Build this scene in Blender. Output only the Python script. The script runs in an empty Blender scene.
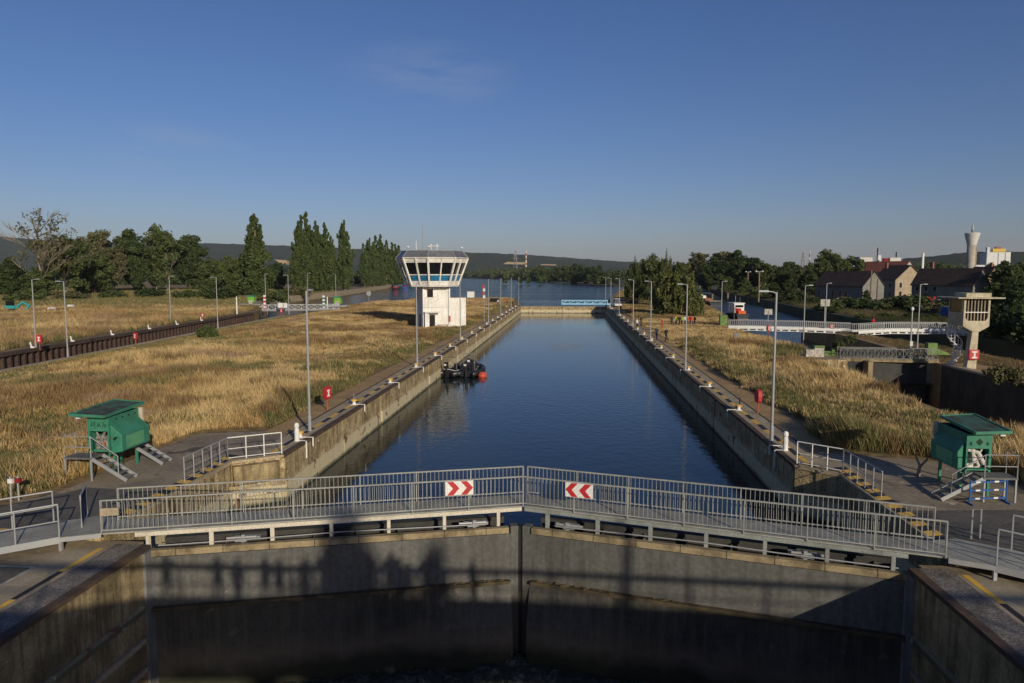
import bpy, bmesh, math, random
import numpy as np
from mathutils import Vector, Matrix
random.seed(7); RNG = np.random.default_rng(11)
R = math.radians
scn = bpy.context.scene
col = scn.collection

# ------------------------------------------------------------------ camera
FPX = 720.0; HC = 8.7
PITCH = math.atan(67/FPX); YAW = math.atan(57*math.cos(PITCH)/FPX)
cd = bpy.data.cameras.new('camera'); cam = bpy.data.objects.new('camera', cd); col.objects.link(cam)
cd.sensor_width = 36; cd.lens = 36*FPX/1024; cd.clip_start = 0.1; cd.clip_end = 60000
cam.location = (0, 0, HC); cam.rotation_euler = (math.pi/2-PITCH, 0, YAW)
scn.camera = cam

# ------------------------------------------------------------------ sun and sky
SUN_EL = 17.8; HEAD = Vector((-0.49, 0.87)).normalized()          # the way the light travels over the ground
sd = bpy.data.lights.new('sun', 'SUN'); sun = bpy.data.objects.new('sun', sd); col.objects.link(sun)
sd.energy = 5.0; sd.angle = R(0.55); sd.color = (1.0, 0.89, 0.71)
dv = Vector((HEAD.x*math.cos(R(SUN_EL)), HEAD.y*math.cos(R(SUN_EL)), -math.sin(R(SUN_EL))))
sun.rotation_euler = dv.to_track_quat('-Z', 'Y').to_euler()
w = bpy.data.worlds.new('World'); scn.world = w; w.use_nodes = True
nt = w.node_tree; nt.nodes.clear()
out = nt.nodes.new('ShaderNodeOutputWorld'); bg = nt.nodes.new('ShaderNodeBackground')
sky = nt.nodes.new('ShaderNodeTexSky'); sky.sky_type = 'NISHITA'; sky.sun_disc = False
sky.sun_elevation = R(SUN_EL); sky.sun_rotation = math.atan2(-HEAD.x, -HEAD.y)
sky.altitude = 0; sky.air_density = 1.0; sky.dust_density = 0.8; sky.ozone_density = 3.0
hs = nt.nodes.new('ShaderNodeHueSaturation'); hs.inputs['Saturation'].default_value = 1.14
nt.links.new(sky.outputs[0], hs.inputs['Color'])
tn = nt.nodes.new('ShaderNodeVectorMath'); tn.operation = 'MULTIPLY'; tn.inputs[1].default_value = (0.98, .955, 1.24); nt.links.new(hs.outputs[0], tn.inputs[0])
# thin high cirrus, a faint veil in one part of the sky
tc = nt.nodes.new('ShaderNodeTexCoord')
mp = nt.nodes.new('ShaderNodeMapping'); mp.inputs['Scale'].default_value = (3.0, 3.0, 15)
nz = nt.nodes.new('ShaderNodeTexNoise'); nz.inputs['Scale'].default_value = 1.6; nz.inputs['Detail'].default_value = 7; nz.inputs['Roughness'].default_value = .62
cr = nt.nodes.new('ShaderNodeValToRGB'); cr.color_ramp.elements[0].position = .40; cr.color_ramp.elements[1].position = .72
cr.color_ramp.elements[0].color = (0, 0, 0, 1); cr.color_ramp.elements[1].color = (.5, .5, .5, 1)
mx = nt.nodes.new('ShaderNodeMix'); mx.data_type = 'RGBA'; mx.inputs['B'].default_value = (5.5, 6.2, 7.5, 1)
nt.links.new(tc.outputs['Generated'], mp.inputs[0]); nt.links.new(mp.outputs[0], nz.inputs['Vector']); nt.links.new(nz.outputs[0], cr.inputs[0])
def skydir(px, py):
    v = Vector((-math.sin(YAW)*math.cos(PITCH), math.cos(YAW)*math.cos(PITCH), -math.sin(PITCH)))+Vector((math.cos(YAW), math.sin(YAW), 0))*((px-512)/FPX)+Vector((-math.sin(YAW)*math.sin(PITCH), math.cos(YAW)*math.sin(PITCH), math.cos(PITCH)))*((341.5-py)/FPX); return v.normalized()
acc = None      # two faint wisps, high in the left half of this sky
for (px, py, rad) in ((425, 76, .13), (175, 152, .10)):
    sv = nt.nodes.new('ShaderNodeVectorMath'); sv.operation = 'SUBTRACT'; sv.inputs[1].default_value = skydir(px, py); nt.links.new(tc.outputs['Generated'], sv.inputs[0])
    sm = nt.nodes.new('ShaderNodeVectorMath'); sm.operation = 'MULTIPLY'; sm.inputs[1].default_value = (1, 1, 2.6); nt.links.new(sv.outputs[0], sm.inputs[0]); sl = nt.nodes.new('ShaderNodeVectorMath'); sl.operation = 'LENGTH'; nt.links.new(sm.outputs[0], sl.inputs[0])
    sr = nt.nodes.new('ShaderNodeMapRange'); sr.inputs['From Min'].default_value = 0; sr.inputs['From Max'].default_value = rad; sr.inputs['To Min'].default_value = 1; sr.inputs['To Max'].default_value = 0; nt.links.new(sl.outputs['Value'], sr.inputs['Value'])
    if acc is None: acc = sr.outputs[0]
    else: ad = nt.nodes.new('ShaderNodeMath'); ad.operation = 'ADD'; nt.links.new(acc, ad.inputs[0]); nt.links.new(sr.outputs[0], ad.inputs[1]); acc = ad.outputs[0]
wm = nt.nodes.new('ShaderNodeMath'); wm.operation = 'MULTIPLY'; nt.links.new(acc, wm.inputs[0]); nt.links.new(cr.outputs[0], wm.inputs[1])
nt.links.new(wm.outputs[0], mx.inputs['Factor']); nt.links.new(tn.outputs[0], mx.inputs['A'])
nt.links.new(mx.outputs['Result'], bg.inputs[0]); bg.inputs[1].default_value = 0.083
nt.links.new(bg.outputs[0], out.inputs[0])
scn.view_settings.view_transform = 'Standard'; scn.view_settings.look = 'None'
scn.view_settings.exposure = -0.45; scn.view_settings.gamma = 1
scn.render.resolution_x = 1024; scn.render.resolution_y = 683
scn.render.engine = 'CYCLES'

# ------------------------------------------------------------------ helpers
_F = Vector((-math.sin(YAW)*math.cos(PITCH), math.cos(YAW)*math.cos(PITCH), -math.sin(PITCH)))
_R = Vector((math.cos(YAW), math.sin(YAW), 0)); _U = Vector((-math.sin(YAW)*math.sin(PITCH), math.cos(YAW)*math.sin(PITCH), math.cos(PITCH)))
def at(px, py, z=0.0):
    "ground position (real place) of something measured in the photograph"
    d = _F+_R*((px-512)/FPX)+_U*((341.5-py)/FPX); t = (z-HC)/d.z
    return d.x*t, d.y*t
def hz(py, Y):
    return HC-(py-274.5)*Y/FPX

def tag(o, label=None, cat=None, group=None, kind=None):
    if label: o['label'] = label
    if cat: o['category'] = cat
    if group: o['group'] = group
    if kind: o['kind'] = kind
    return o
def root(name, label, cat, loc=(0, 0, 0), rz=0.0, group=None):
    o = bpy.data.objects.new(name, None); o.empty_display_size = .3
    col.objects.link(o); o.location = loc; o.rotation_euler = (0, 0, rz)
    return tag(o, label, cat, group)
def kids(o): return [c for c in bpy.data.objects if c.parent is o]
def copy_tree(o, parent=None, **kw):
    c = o.copy(); col.objects.link(c)
    if parent is not None: c.parent = parent
    for ch in kids(o): copy_tree(ch, c)
    return c
def dup(o, loc, rz=None, label=None, scale=None):
    c = copy_tree(o); c.location = loc
    if rz is not None: c.rotation_euler = (0, 0, rz)
    if label: c['label'] = label
    if scale is not None: c.scale = scale if hasattr(scale, '__len__') else (scale,)*3
    return c

class MB:
    def __init__(s): s.v = []; s.f = []; s.mi = []; s.cur = 0
    def add(s, vs, fs):
        n = len(s.v); s.v += [tuple(v) for v in vs]
        s.f += [tuple(i+n for i in f) for f in fs]; s.mi += [s.cur]*len(fs); return s
    def box(s, c, d, rz=0.0, top=None):
        "c = centre, d = full size; top=(sx,sy) shrinks the upper face"
        cx, cy, cz = c; hx, hy, hh = d[0]/2, d[1]/2, d[2]/2; tx, ty = top or (1, 1)
        ca, sa = math.cos(rz), math.sin(rz); P = []
        for z, kx, ky in ((-hh, 1, 1), (hh, tx, ty)):
            for x, y in ((-hx, -hy), (hx, -hy), (hx, hy), (-hx, hy)):
                x *= kx; y *= ky; P.append((cx+x*ca-y*sa, cy+x*sa+y*ca, cz+z))
        return s.add(P, [(3, 2, 1, 0), (4, 5, 6, 7), (0, 1, 5, 4), (1, 2, 6, 5), (2, 3, 7, 6), (3, 0, 4, 7)])
    def bb(s, x0, x1, y0, y1, z0, z1): return s.box(((x0+x1)/2, (y0+y1)/2, (z0+z1)/2), (abs(x1-x0), abs(y1-y0), abs(z1-z0)))
    def beam(s, a, b, w, h=None, up=(0, 0, 1)):
        h = h or w; a = Vector(a); b = Vector(b); d = (b-a).normalized(); u = Vector(up)
        if abs(d.dot(u)) > .98: u = Vector((0, 1, 0))
        x = d.cross(u).normalized(); z = x.cross(d).normalized(); P = []
        for p in (a, b):
            for i, j in ((-1, -1), (1, -1), (1, 1), (-1, 1)): P.append(p+x*(i*w/2)+z*(j*h/2))
        return s.add(P, [(3, 2, 1, 0), (4, 5, 6, 7), (0, 1, 5, 4), (1, 2, 6, 5), (2, 3, 7, 6), (3, 0, 4, 7)])
    def tube(s, pts, r, n=8, cap=True):
        pts = [Vector(p) for p in pts]; rs = r if hasattr(r, '__len__') else [r]*len(pts); V = []; Fc = []
        for k, p in enumerate(pts):
            d = (pts[min(k+1, len(pts)-1)]-pts[max(k-1, 0)]).normalized()
            u = Vector((0, 0, 1)) if abs(d.z) < .9 else Vector((1, 0, 0))
            x = d.cross(u).normalized(); y = x.cross(d).normalized()
            for i in range(n):
                a = 2*math.pi*i/n; V.append(p+x*(math.cos(a)*rs[k])+y*(math.sin(a)*rs[k]))
        for k in range(len(pts)-1):
            for i in range(n):
                j = (i+1) % n; Fc.append((k*n+i, k*n+j, (k+1)*n+j, (k+1)*n+i))
        if cap: Fc += [tuple(range(n))[::-1], tuple((len(pts)-1)*n+i for i in range(n))]
        return s.add(V, Fc)
    def lathe(s, prof, c=(0, 0, 0), n=12, sx=1, sy=1):
        V = []; Fc = []
        for r, z in prof:
            for i in range(n):
                a = 2*math.pi*(i+.5)/n; V.append((c[0]+r*math.cos(a)*sx, c[1]+r*math.sin(a)*sy, c[2]+z))
        for k in range(len(prof)-1):
            for i in range(n):
                j = (i+1) % n; Fc.append((k*n+i, k*n+j, (k+1)*n+j, (k+1)*n+i))
        Fc += [tuple(range(n))[::-1], tuple((len(prof)-1)*n+i for i in range(n))]
        return s.add(V, Fc)
    def ball(s, c, r, n=10, m=6):
        rr = r if hasattr(r, '__len__') else (r, r, r)
        pr = [(math.sin(math.pi*k/m)*1.0+1e-4, -math.cos(math.pi*k/m)*rr[2]) for k in range(m+1)]
        return s.lathe(pr, c, n, rr[0], rr[1])
    def prism(s, poly, z0, z1, shrink=None):
        n = len(poly); a = sum(poly[i][0]*poly[(i+1) % n][1]-poly[(i+1) % n][0]*poly[i][1] for i in range(n))
        if a < 0: poly = poly[::-1]
        zt = z1 if hasattr(z1, '__len__') else [z1]*n
        if a < 0: zt = zt[::-1]
        V = [(x, y, z0) for x, y in poly]+[(x, y, zt[i]) for i, (x, y) in enumerate(poly)]
        F = [tuple(range(n))[::-1], tuple(range(n, 2*n))]+[(i, (i+1) % n, n+(i+1) % n, n+i) for i in range(n)]
        return s.add(V, F)
    def quad(s, *P): return s.add(P, [tuple(range(len(P)))])
    def build(s, name, mat, parent=None, smooth=False, bevel=0):
        me = bpy.data.meshes.new(name); me.from_pydata(s.v, [], s.f)
        mats = mat if isinstance(mat, (list, tuple)) else [mat]
        for m in mats: me.materials.append(m)
        if len(mats) > 1: me.polygons.foreach_set('material_index', s.mi)
        if smooth: me.polygons.foreach_set('use_smooth', [True]*len(me.polygons))
        me.update()
        o = bpy.data.objects.new(name, me); col.objects.link(o)
        if parent is not None: o.parent = parent
        if bevel:
            b = o.modifiers.new('bevel', 'BEVEL'); b.width = bevel; b.segments = 2; b.limit_method = 'ANGLE'
        return o
def structure(name, mb, mat): return tag(mb.build(name, mat), kind='structure')

# ------------------------------------------------------------------ materials
MAT = {}
def M(name, c, c2=None, rough=.85, scale=1.5, detail=5, lo=.35, hi=.65, bump=0, bscale=None, metal=0, spec=.3, coord='world', stretch=(1, 1, 1), streak=None, zband=None, fine=.12, spots=None):
    "base colour c mottled towards c2 by noise; streak=(colour, amount): vertical run-off stains; zband=[(z, colour, blur)]: growth lines and lighter tone bands"
    m = bpy.data.materials.new(name); m.use_nodes = True; t = m.node_tree; N = t.nodes; L = t.links
    b = N['Principled BSDF']; b.inputs['Roughness'].default_value = rough; b.inputs['Metallic'].default_value = metal; b.inputs['Specular IOR Level'].default_value = spec
    if coord == 'world': g = N.new('ShaderNodeNewGeometry').outputs['Position']
    else: g = N.new('ShaderNodeTexCoord').outputs['Object']
    mp = N.new('ShaderNodeMapping'); mp.inputs['Scale'].default_value = stretch; L.new(g, mp.inputs[0])
    c2 = c2 or tuple(x*.7 for x in c)
    n1 = N.new('ShaderNodeTexNoise'); n1.inputs['Scale'].default_value = scale; n1.inputs['Detail'].default_value = detail; n1.inputs['Roughness'].default_value = .6
    L.new(mp.outputs[0], n1.inputs['Vector'])
    r = N.new('ShaderNodeMapRange'); r.inputs['From Min'].default_value = lo; r.inputs['From Max'].default_value = hi; L.new(n1.outputs[0], r.inputs['Value'])
    x = N.new('ShaderNodeMix'); x.data_type = 'RGBA'; x.inputs['A'].default_value = (*c, 1); x.inputs['B'].default_value = (*c2, 1); L.new(r.outputs[0], x.inputs['Factor'])
    res = x.outputs['Result']
    if fine:
        n2 = N.new('ShaderNodeTexNoise'); n2.inputs['Scale'].default_value = scale*14; n2.inputs['Detail'].default_value = 3; L.new(mp.outputs[0], n2.inputs['Vector'])
        r2 = N.new('ShaderNodeMapRange'); r2.inputs['From Min'].default_value = .3; r2.inputs['From Max'].default_value = .7; r2.inputs['To Min'].default_value = 1-fine*2; r2.inputs['To Max'].default_value = 1+fine
        L.new(n2.outputs[0], r2.inputs['Value'])
        v = N.new('ShaderNodeVectorMath'); v.operation = 'SCALE'; L.new(res, v.inputs[0]); L.new(r2.outputs[0], v.inputs['Scale']); res = v.outputs[0]
    if streak:
        mp3 = N.new('ShaderNodeMapping'); mp3.inputs['Scale'].default_value = (2.2, 2.2, .18); L.new(g, mp3.inputs[0])
        n3 = N.new('ShaderNodeTexNoise'); n3.inputs['Scale'].default_value = 1.8; n3.inputs['Detail'].default_value = 6; n3.inputs['Roughness'].default_value = .7; L.new(mp3.outputs[0], n3.inputs['Vector'])
        r3 = N.new('ShaderNodeMapRange'); r3.inputs['From Min'].default_value = .45; r3.inputs['From Max'].default_value = .70; r3.inputs['To Max'].default_value = streak[1]; L.new(n3.outputs[0], r3.inputs['Value'])
        x3 = N.new('ShaderNodeMix'); x3.data_type = 'RGBA'; L.new(res, x3.inputs['A']); x3.inputs['B'].default_value = (*streak[0], 1); L.new(r3.outputs[0], x3.inputs['Factor']); res = x3.outputs['Result']
    if zband:
        sp = N.new('ShaderNodeSeparateXYZ'); L.new(g, sp.inputs[0])
        nb = N.new('ShaderNodeTexNoise'); nb.inputs['Scale'].default_value = 1.1; nb.inputs['Detail'].default_value = 5; L.new(g, nb.inputs['Vector'])
        for (z, cc, blur, amt) in zband:      # below z the colour turns to cc: growth, wet and painted sunlit tone
            ma = N.new('ShaderNodeMath'); ma.operation = 'MULTIPLY_ADD'; ma.inputs[1].default_value = blur*1.5; L.new(nb.outputs[0], ma.inputs[0]); L.new(sp.outputs['Z'], ma.inputs[2])
            rz = N.new('ShaderNodeMapRange'); rz.inputs['From Min'].default_value = z+blur*.75-blur/2; rz.inputs['From Max'].default_value = z+blur*.75+blur/2
            rz.inputs['To Min'].default_value = amt; rz.inputs['To Max'].default_value = 0; L.new(ma.outputs[0], rz.inputs['Value'])
            xz = N.new('ShaderNodeMix'); xz.data_type = 'RGBA'; L.new(res, xz.inputs['A']); xz.inputs['B'].default_value = (*cc, 1); L.new(rz.outputs[0], xz.inputs['Factor']); res = xz.outputs['Result']
    for sc_, (cc, thr, ssc) in enumerate(spots or ()):      # rust blooms, chips, droppings
        ns = N.new('ShaderNodeTexNoise'); ns.inputs['Scale'].default_value = ssc; ns.inputs['Detail'].default_value = 3; mps = N.new('ShaderNodeMapping'); mps.inputs['Location'].default_value = (7.3*sc_, 3.1, 1.7); L.new(g, mps.inputs[0]); L.new(mps.outputs[0], ns.inputs['Vector'])
        rs = N.new('ShaderNodeMapRange'); rs.inputs['From Min'].default_value = thr; rs.inputs['From Max'].default_value = thr+.05; L.new(ns.outputs[0], rs.inputs['Value'])
        xs_ = N.new('ShaderNodeMix'); xs_.data_type = 'RGBA'; L.new(res, xs_.inputs['A']); xs_.inputs['B'].default_value = (*cc, 1); L.new(rs.outputs[0], xs_.inputs['Factor']); res = xs_.outputs['Result']
    L.new(res, b.inputs['Base Color'])
    if bump:
        nb2 = N.new('ShaderNodeTexNoise'); nb2.inputs['Scale'].default_value = bscale or scale*6; nb2.inputs['Detail'].default_value = 6; L.new(mp.outputs[0], nb2.inputs['Vector'])
        bp = N.new('ShaderNodeBump'); bp.inputs['Strength'].default_value = 1; bp.inputs['Distance'].default_value = bump; L.new(nb2.outputs[0], bp.inputs['Height']); L.new(bp.outputs[0], b.inputs['Normal'])
    MAT[name] = m; return m
def attr_mat(name, rough=.75, transl=0.25, spec=.15):
    "plants: each blade or leaf carries its own colour in the attribute 'tint'"
    m = bpy.data.materials.new(name); m.use_nodes = True; t = m.node_tree; N = t.nodes; L = t.links
    b = N['Principled BSDF']; b.inputs['Roughness'].default_value = rough; b.inputs['Specular IOR Level'].default_value = spec
    a = N.new('ShaderNodeAttribute'); a.attribute_name = 'tint'; L.new(a.outputs['Color'], b.inputs['Base Color'])
    if transl:
        tr = N.new('ShaderNodeBsdfTranslucent'); L.new(a.outputs['Color'], tr.inputs[0]); ms = N.new('ShaderNodeMixShader'); ms.inputs[0].default_value = transl
        L.new(b.outputs[0], ms.inputs[1]); L.new(tr.outputs[0], ms.inputs[2]); L.new(ms.outputs[0], N['Material Output'].inputs[0])
    MAT[name] = m; return m
def npmesh(name, V, tri, tint, mat, parent=None):
    "V (n,3), tri (m,k) indices, tint (m,3) per face"
    me = bpy.data.meshes.new(name); m, k = tri.shape
    me.vertices.add(len(V)); me.vertices.foreach_set('co', V.astype(np.float32).ravel())
    me.loops.add(m*k); me.loops.foreach_set('vertex_index', tri.astype(np.int32).ravel())
    me.polygons.add(m); me.polygons.foreach_set('loop_start', np.arange(0, m*k, k, dtype=np.int32)); me.polygons.foreach_set('loop_total', np.full(m, k, dtype=np.int32))
    me.update(calc_edges=True)
    at_ = me.attributes.new('tint', 'FLOAT_COLOR', 'FACE')
    at_.data.foreach_set('color', np.concatenate([tint, np.ones((m, 1))], 1).astype(np.float32).ravel())
    me.materials.append(mat); o = bpy.data.objects.new(name, me); col.objects.link(o)
    if parent is not None: o.parent = parent
    return o
_G = np.random.default_rng(5).random((512, 512))
def vnoise(x, y, s):
    "smooth value noise 0..1 with feature size s metres"
    u = np.asarray(x)/s+1000.3; v = np.asarray(y)/s+1000.7; i = np.floor(u).astype(int); j = np.floor(v).astype(int); a = u-i; b = v-j
    a = a*a*(3-2*a); b = b*b*(3-2*b); g = lambda p, q: _G[p % 512, q % 512]
    return (g(i, j)*(1-a)+g(i+1, j)*a)*(1-b)+(g(i, j+1)*(1-a)+g(i+1, j+1)*a)*b
def fbm(x, y, s): return .5*vnoise(x, y, s)+.27*vnoise(x, y, s*.47)+.23*vnoise(x, y, s*.21)
def inside(px, py, poly):
    r = np.zeros(px.shape, bool); n = len(poly)
    for i in range(n):
        x0, y0 = poly[i]; x1, y1 = poly[(i+1) % n]
        if y0 == y1: continue
        c = ((y0 > py) != (y1 > py)) & (px < (x1-x0)*(py-y0)/(y1-y0)+x0); r ^= c
    return r

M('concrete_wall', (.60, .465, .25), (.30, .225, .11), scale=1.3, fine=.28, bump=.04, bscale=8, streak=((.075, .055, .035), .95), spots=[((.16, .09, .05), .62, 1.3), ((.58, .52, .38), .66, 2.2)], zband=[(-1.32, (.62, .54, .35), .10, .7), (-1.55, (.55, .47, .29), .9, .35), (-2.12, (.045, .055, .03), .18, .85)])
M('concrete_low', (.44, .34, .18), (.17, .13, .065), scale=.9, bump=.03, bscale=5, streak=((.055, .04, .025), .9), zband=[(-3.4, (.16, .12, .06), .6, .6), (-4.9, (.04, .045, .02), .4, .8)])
M('concrete_pad', (.36, .29, .19), (.22, .175, .12), scale=.35, bump=.01, fine=.12, spots=[((.11, .09, .065), .62, .5), ((.45, .38, .27), .66, 1.4)])
M('asphalt', (.16, .142, .115), (.10, .09, .075), scale=.5, bump=.01, fine=.16, spots=[((.06, .055, .048), .62, .8)])
M('coping', (.50, .40, .25), (.32, .25, .155), scale=.8, bump=.01, fine=.16)
M('coping_rust', (.12, .075, .045), (.06, .045, .035), scale=1.2, bump=.012)
M('granite', (.27, .235, .195), (.13, .115, .10), scale=1.3, bump=.02, bscale=12, fine=.3)
M('band_light', (.42, .35, .24), (.29, .24, .16), scale=.7, fine=.1)
M('yellow', (.82, .48, .07), (.55, .36, .12), scale=3, lo=.45, hi=.75, rough=.7)
M('black_paint', (.025, .025, .027), (.06, .055, .05), scale=3, lo=.5, hi=.8)
M('white_paint', (.78, .77, .72), (.6, .58, .5), scale=1.5, lo=.5, hi=.85, rough=.55)
M('worn_white', (.55, .52, .46), (.28, .25, .2), scale=3)
M('dirt', (.50, .325, .135), (.33, .215, .10), scale=.6, bump=.02, fine=.2)
M('straw_ground', (.36, .235, .11), (.17, .13, .055), scale=.12, bump=.08, bscale=2.5, fine=.25)
M('far_land', (.05, .065, .02), (.12, .10, .045), scale=.01, bump=0, fine=.2)
M('galv', (.36, .37, .36), (.33, .335, .34), rough=.5, metal=.25, scale=2, fine=.05)
M('galv_dark', (.25, .25, .24), (.17, .165, .155), rough=.6, metal=.2, scale=2)
M('deck_grey', (.37, .365, .31), (.26, .25, .21), scale=1.4, rough=.75, bump=.004, bscale=30)
M('cream', (.60, .55, .44), (.34, .29, .2), scale=1.3, lo=.5, hi=.85, rough=.6)
M('gate_steel', (.130, .128, .114), (.108, .107, .097), scale=.5, rough=.55, streak=((.055, .05, .042), .7), zband=[(-2.9, (.035, .03, .022), .5, .85)], spots=[((.20, .06, .035), .73, 1.9), ((.35, .34, .31), .75, 6.0)])
M('gate_lower', (.062, .061, .054), (.034, .033, .029), scale=.6, rough=.5, bump=.03, bscale=3, streak=((.11, .10, .07), .6), zband=[(-4.1, (.17, .125, .085), .9, .45), (-4.75, (.02, .022, .012), .6, .95)], spots=[((.10, .09, .06), .68, 1.2)])  # dark wet skin; sunlit patches near the foot painted as a lighter reddish band
M('debris', (.13, .09, .045), (.05, .045, .02), scale=4, bump=.03)
M('platform_steel', (.17, .168, .155), (.11, .108, .1)); M('rail_zinc', (.35, .35, .315), (.25, .25, .225), rough=.5, scale=2, fine=.05); M('beam_shade', (.30, .32, .29), (.2, .21, .19), scale=1.2); M('gate_dark', (.07, .068, .06), (.04, .04, .038), scale=1)
M('gate_cap', (.33, .26, .15), (.12, .09, .05), scale=1.6, lo=.42, hi=.68, bump=.01)
M('hut_green', (.042, .235, .145), (.03, .155, .095), scale=1.6, lo=.42, hi=.75, rough=.6, coord='obj', spec=.3, streak=((.10, .16, .09), .5), spots=[((.16, .10, .05), .70, 3.0), ((.14, .36, .25), .66, 1.7)])
M('hut_green_worn', (.16, .38, .19), (.07, .30, .17), scale=2.0, rough=.55, coord='obj')
M('hut_roof', (.06, .14, .10), (.06, .05, .035), scale=1.6, lo=.42, hi=.6, coord='obj')
M('graffiti', (.02, .05, .035)); M('dark', (.02, .02, .02)); M('machine', (.34, .32, .28), (.08, .08, .075), scale=5)
M('red', (.55, .03, .035), (.42, .03, .03), rough=.45, spec=.5); M('red_pole', (.50, .10, .04)); M('red_dark', (.25, .02, .02))
M('lime', (.20, .45, .05), (.15, .33, .05), rough=.5); M('olive_green', (.16, .27, .06), (.09, .15, .04), rough=.6)
M('tower_white', (.86, .84, .78), (.74, .71, .63), scale=.6, streak=((.40, .36, .28), .5), spots=[((.5, .46, .38), .68, 1.5)]); M('tower_shade', (.70, .68, .62))
M('slate', (.16, .165, .175), (.10, .105, .115), scale=.8, rough=.5); M('slate_blue', (.09, .12, .20), (.06, .09, .15), rough=.4)
M('blue_panel', (.025, .19, .34), (.02, .13, .25), rough=.35)
m = M('glass_dark', (.012, .013, .015), rough=.06, spec=.6, fine=0); M('glass_warm', (.03, .02, .014), rough=.1, spec=.6, fine=0)
M('blue_barrier', (.03, .13, .40), (.03, .09, .28), scale=5); M('sky_blue', (.30, .55, .72), (.2, .42, .6), rough=.5)
M('orange', (.75, .15, .03)); M('buoy_red', (.62, .10, .05), (.42, .07, .04), rough=.4)
M('rubber', (.012, .013, .016), (.022, .022, .025), rough=.38, spec=.5); M('white_plastic', (.8, .8, .8), rough=.4)
M('turquoise', (.05, .42, .42), (.04, .3, .3), rough=.4); M('steel_brown', (.085, .05, .036), (.05, .03, .024), scale=2, streak=((.03, .02, .015), .6))
M('cab_concrete', (.62, .56, .40), (.42, .37, .25), scale=1.2, streak=((.25, .21, .14), .6)); M('cab_shade', (.30, .28, .22), (.22, .2, .16))
M('house_shade', (.24, .23, .20), (.17, .165, .145), scale=.5); M('machine_white', (.75, .72, .65), (.5, .47, .4), scale=3); M('house_wall', (.45, .37, .25), (.33, .26, .17), scale=.6, streak=((.22, .17, .11), .5)); M('house_white', (.55, .54, .5), (.42, .4, .36), scale=.5)  # the grey house wall carries shade in its colour
M('roof_dark', (.045, .032, .026), (.075, .05, .038), scale=.8, bump=.05, bscale=3); M('roof_red', (.22, .075, .045), (.15, .055, .035), scale=.8, bump=.05, bscale=3)
M('brick', (.33, .14, .08), (.24, .1, .06)); M('wood_pole', (.27, .2, .12), (.17, .12, .07)); M('factory_white', (.72, .71, .68), (.6, .6, .58), scale=.2)
M('water_tower_conc', (.50, .45, .36), (.36, .32, .25), scale=.25, streak=((.25, .22, .17), .5)); M('bark', (.10, .075, .05), (.055, .04, .028), scale=3, bump=.02)
M('bark_pale', (.33, .28, .21), (.2, .16, .12), scale=2); M('yellow_box', (.7, .45, .04), rough=.5)
M('ledge_grime', (.10, .075, .04), (.04, .035, .02), scale=2); M('dark_blue_mesh', (.03, .05, .11)); M('skin', (.42, .24, .17), rough=.6); M('cloth_dark', (.02, .022, .03)); M('cloth_navy', (.025, .035, .07)); M('vest_yellow', (.62, .75, .05)); M('vest_orange', (.85, .18, .03)); M('cloth_red', (.55, .03, .03))
M('cloth_white', (.75, .75, .73)); M('cloth_blue', (.25, .42, .62)); M('hair', (.03, .02, .015)); M('tyre', (.02, .02, .02)); M('car_white', (.75, .76, .78), rough=.25, spec=.6); M('car_dark', (.03, .035, .045), rough=.25, spec=.6); M('car_red', (.5, .02, .02), rough=.3, spec=.6)
attr_mat('grass_blades', transl=.15); attr_mat('leaves', rough=.6, transl=.15)
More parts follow.
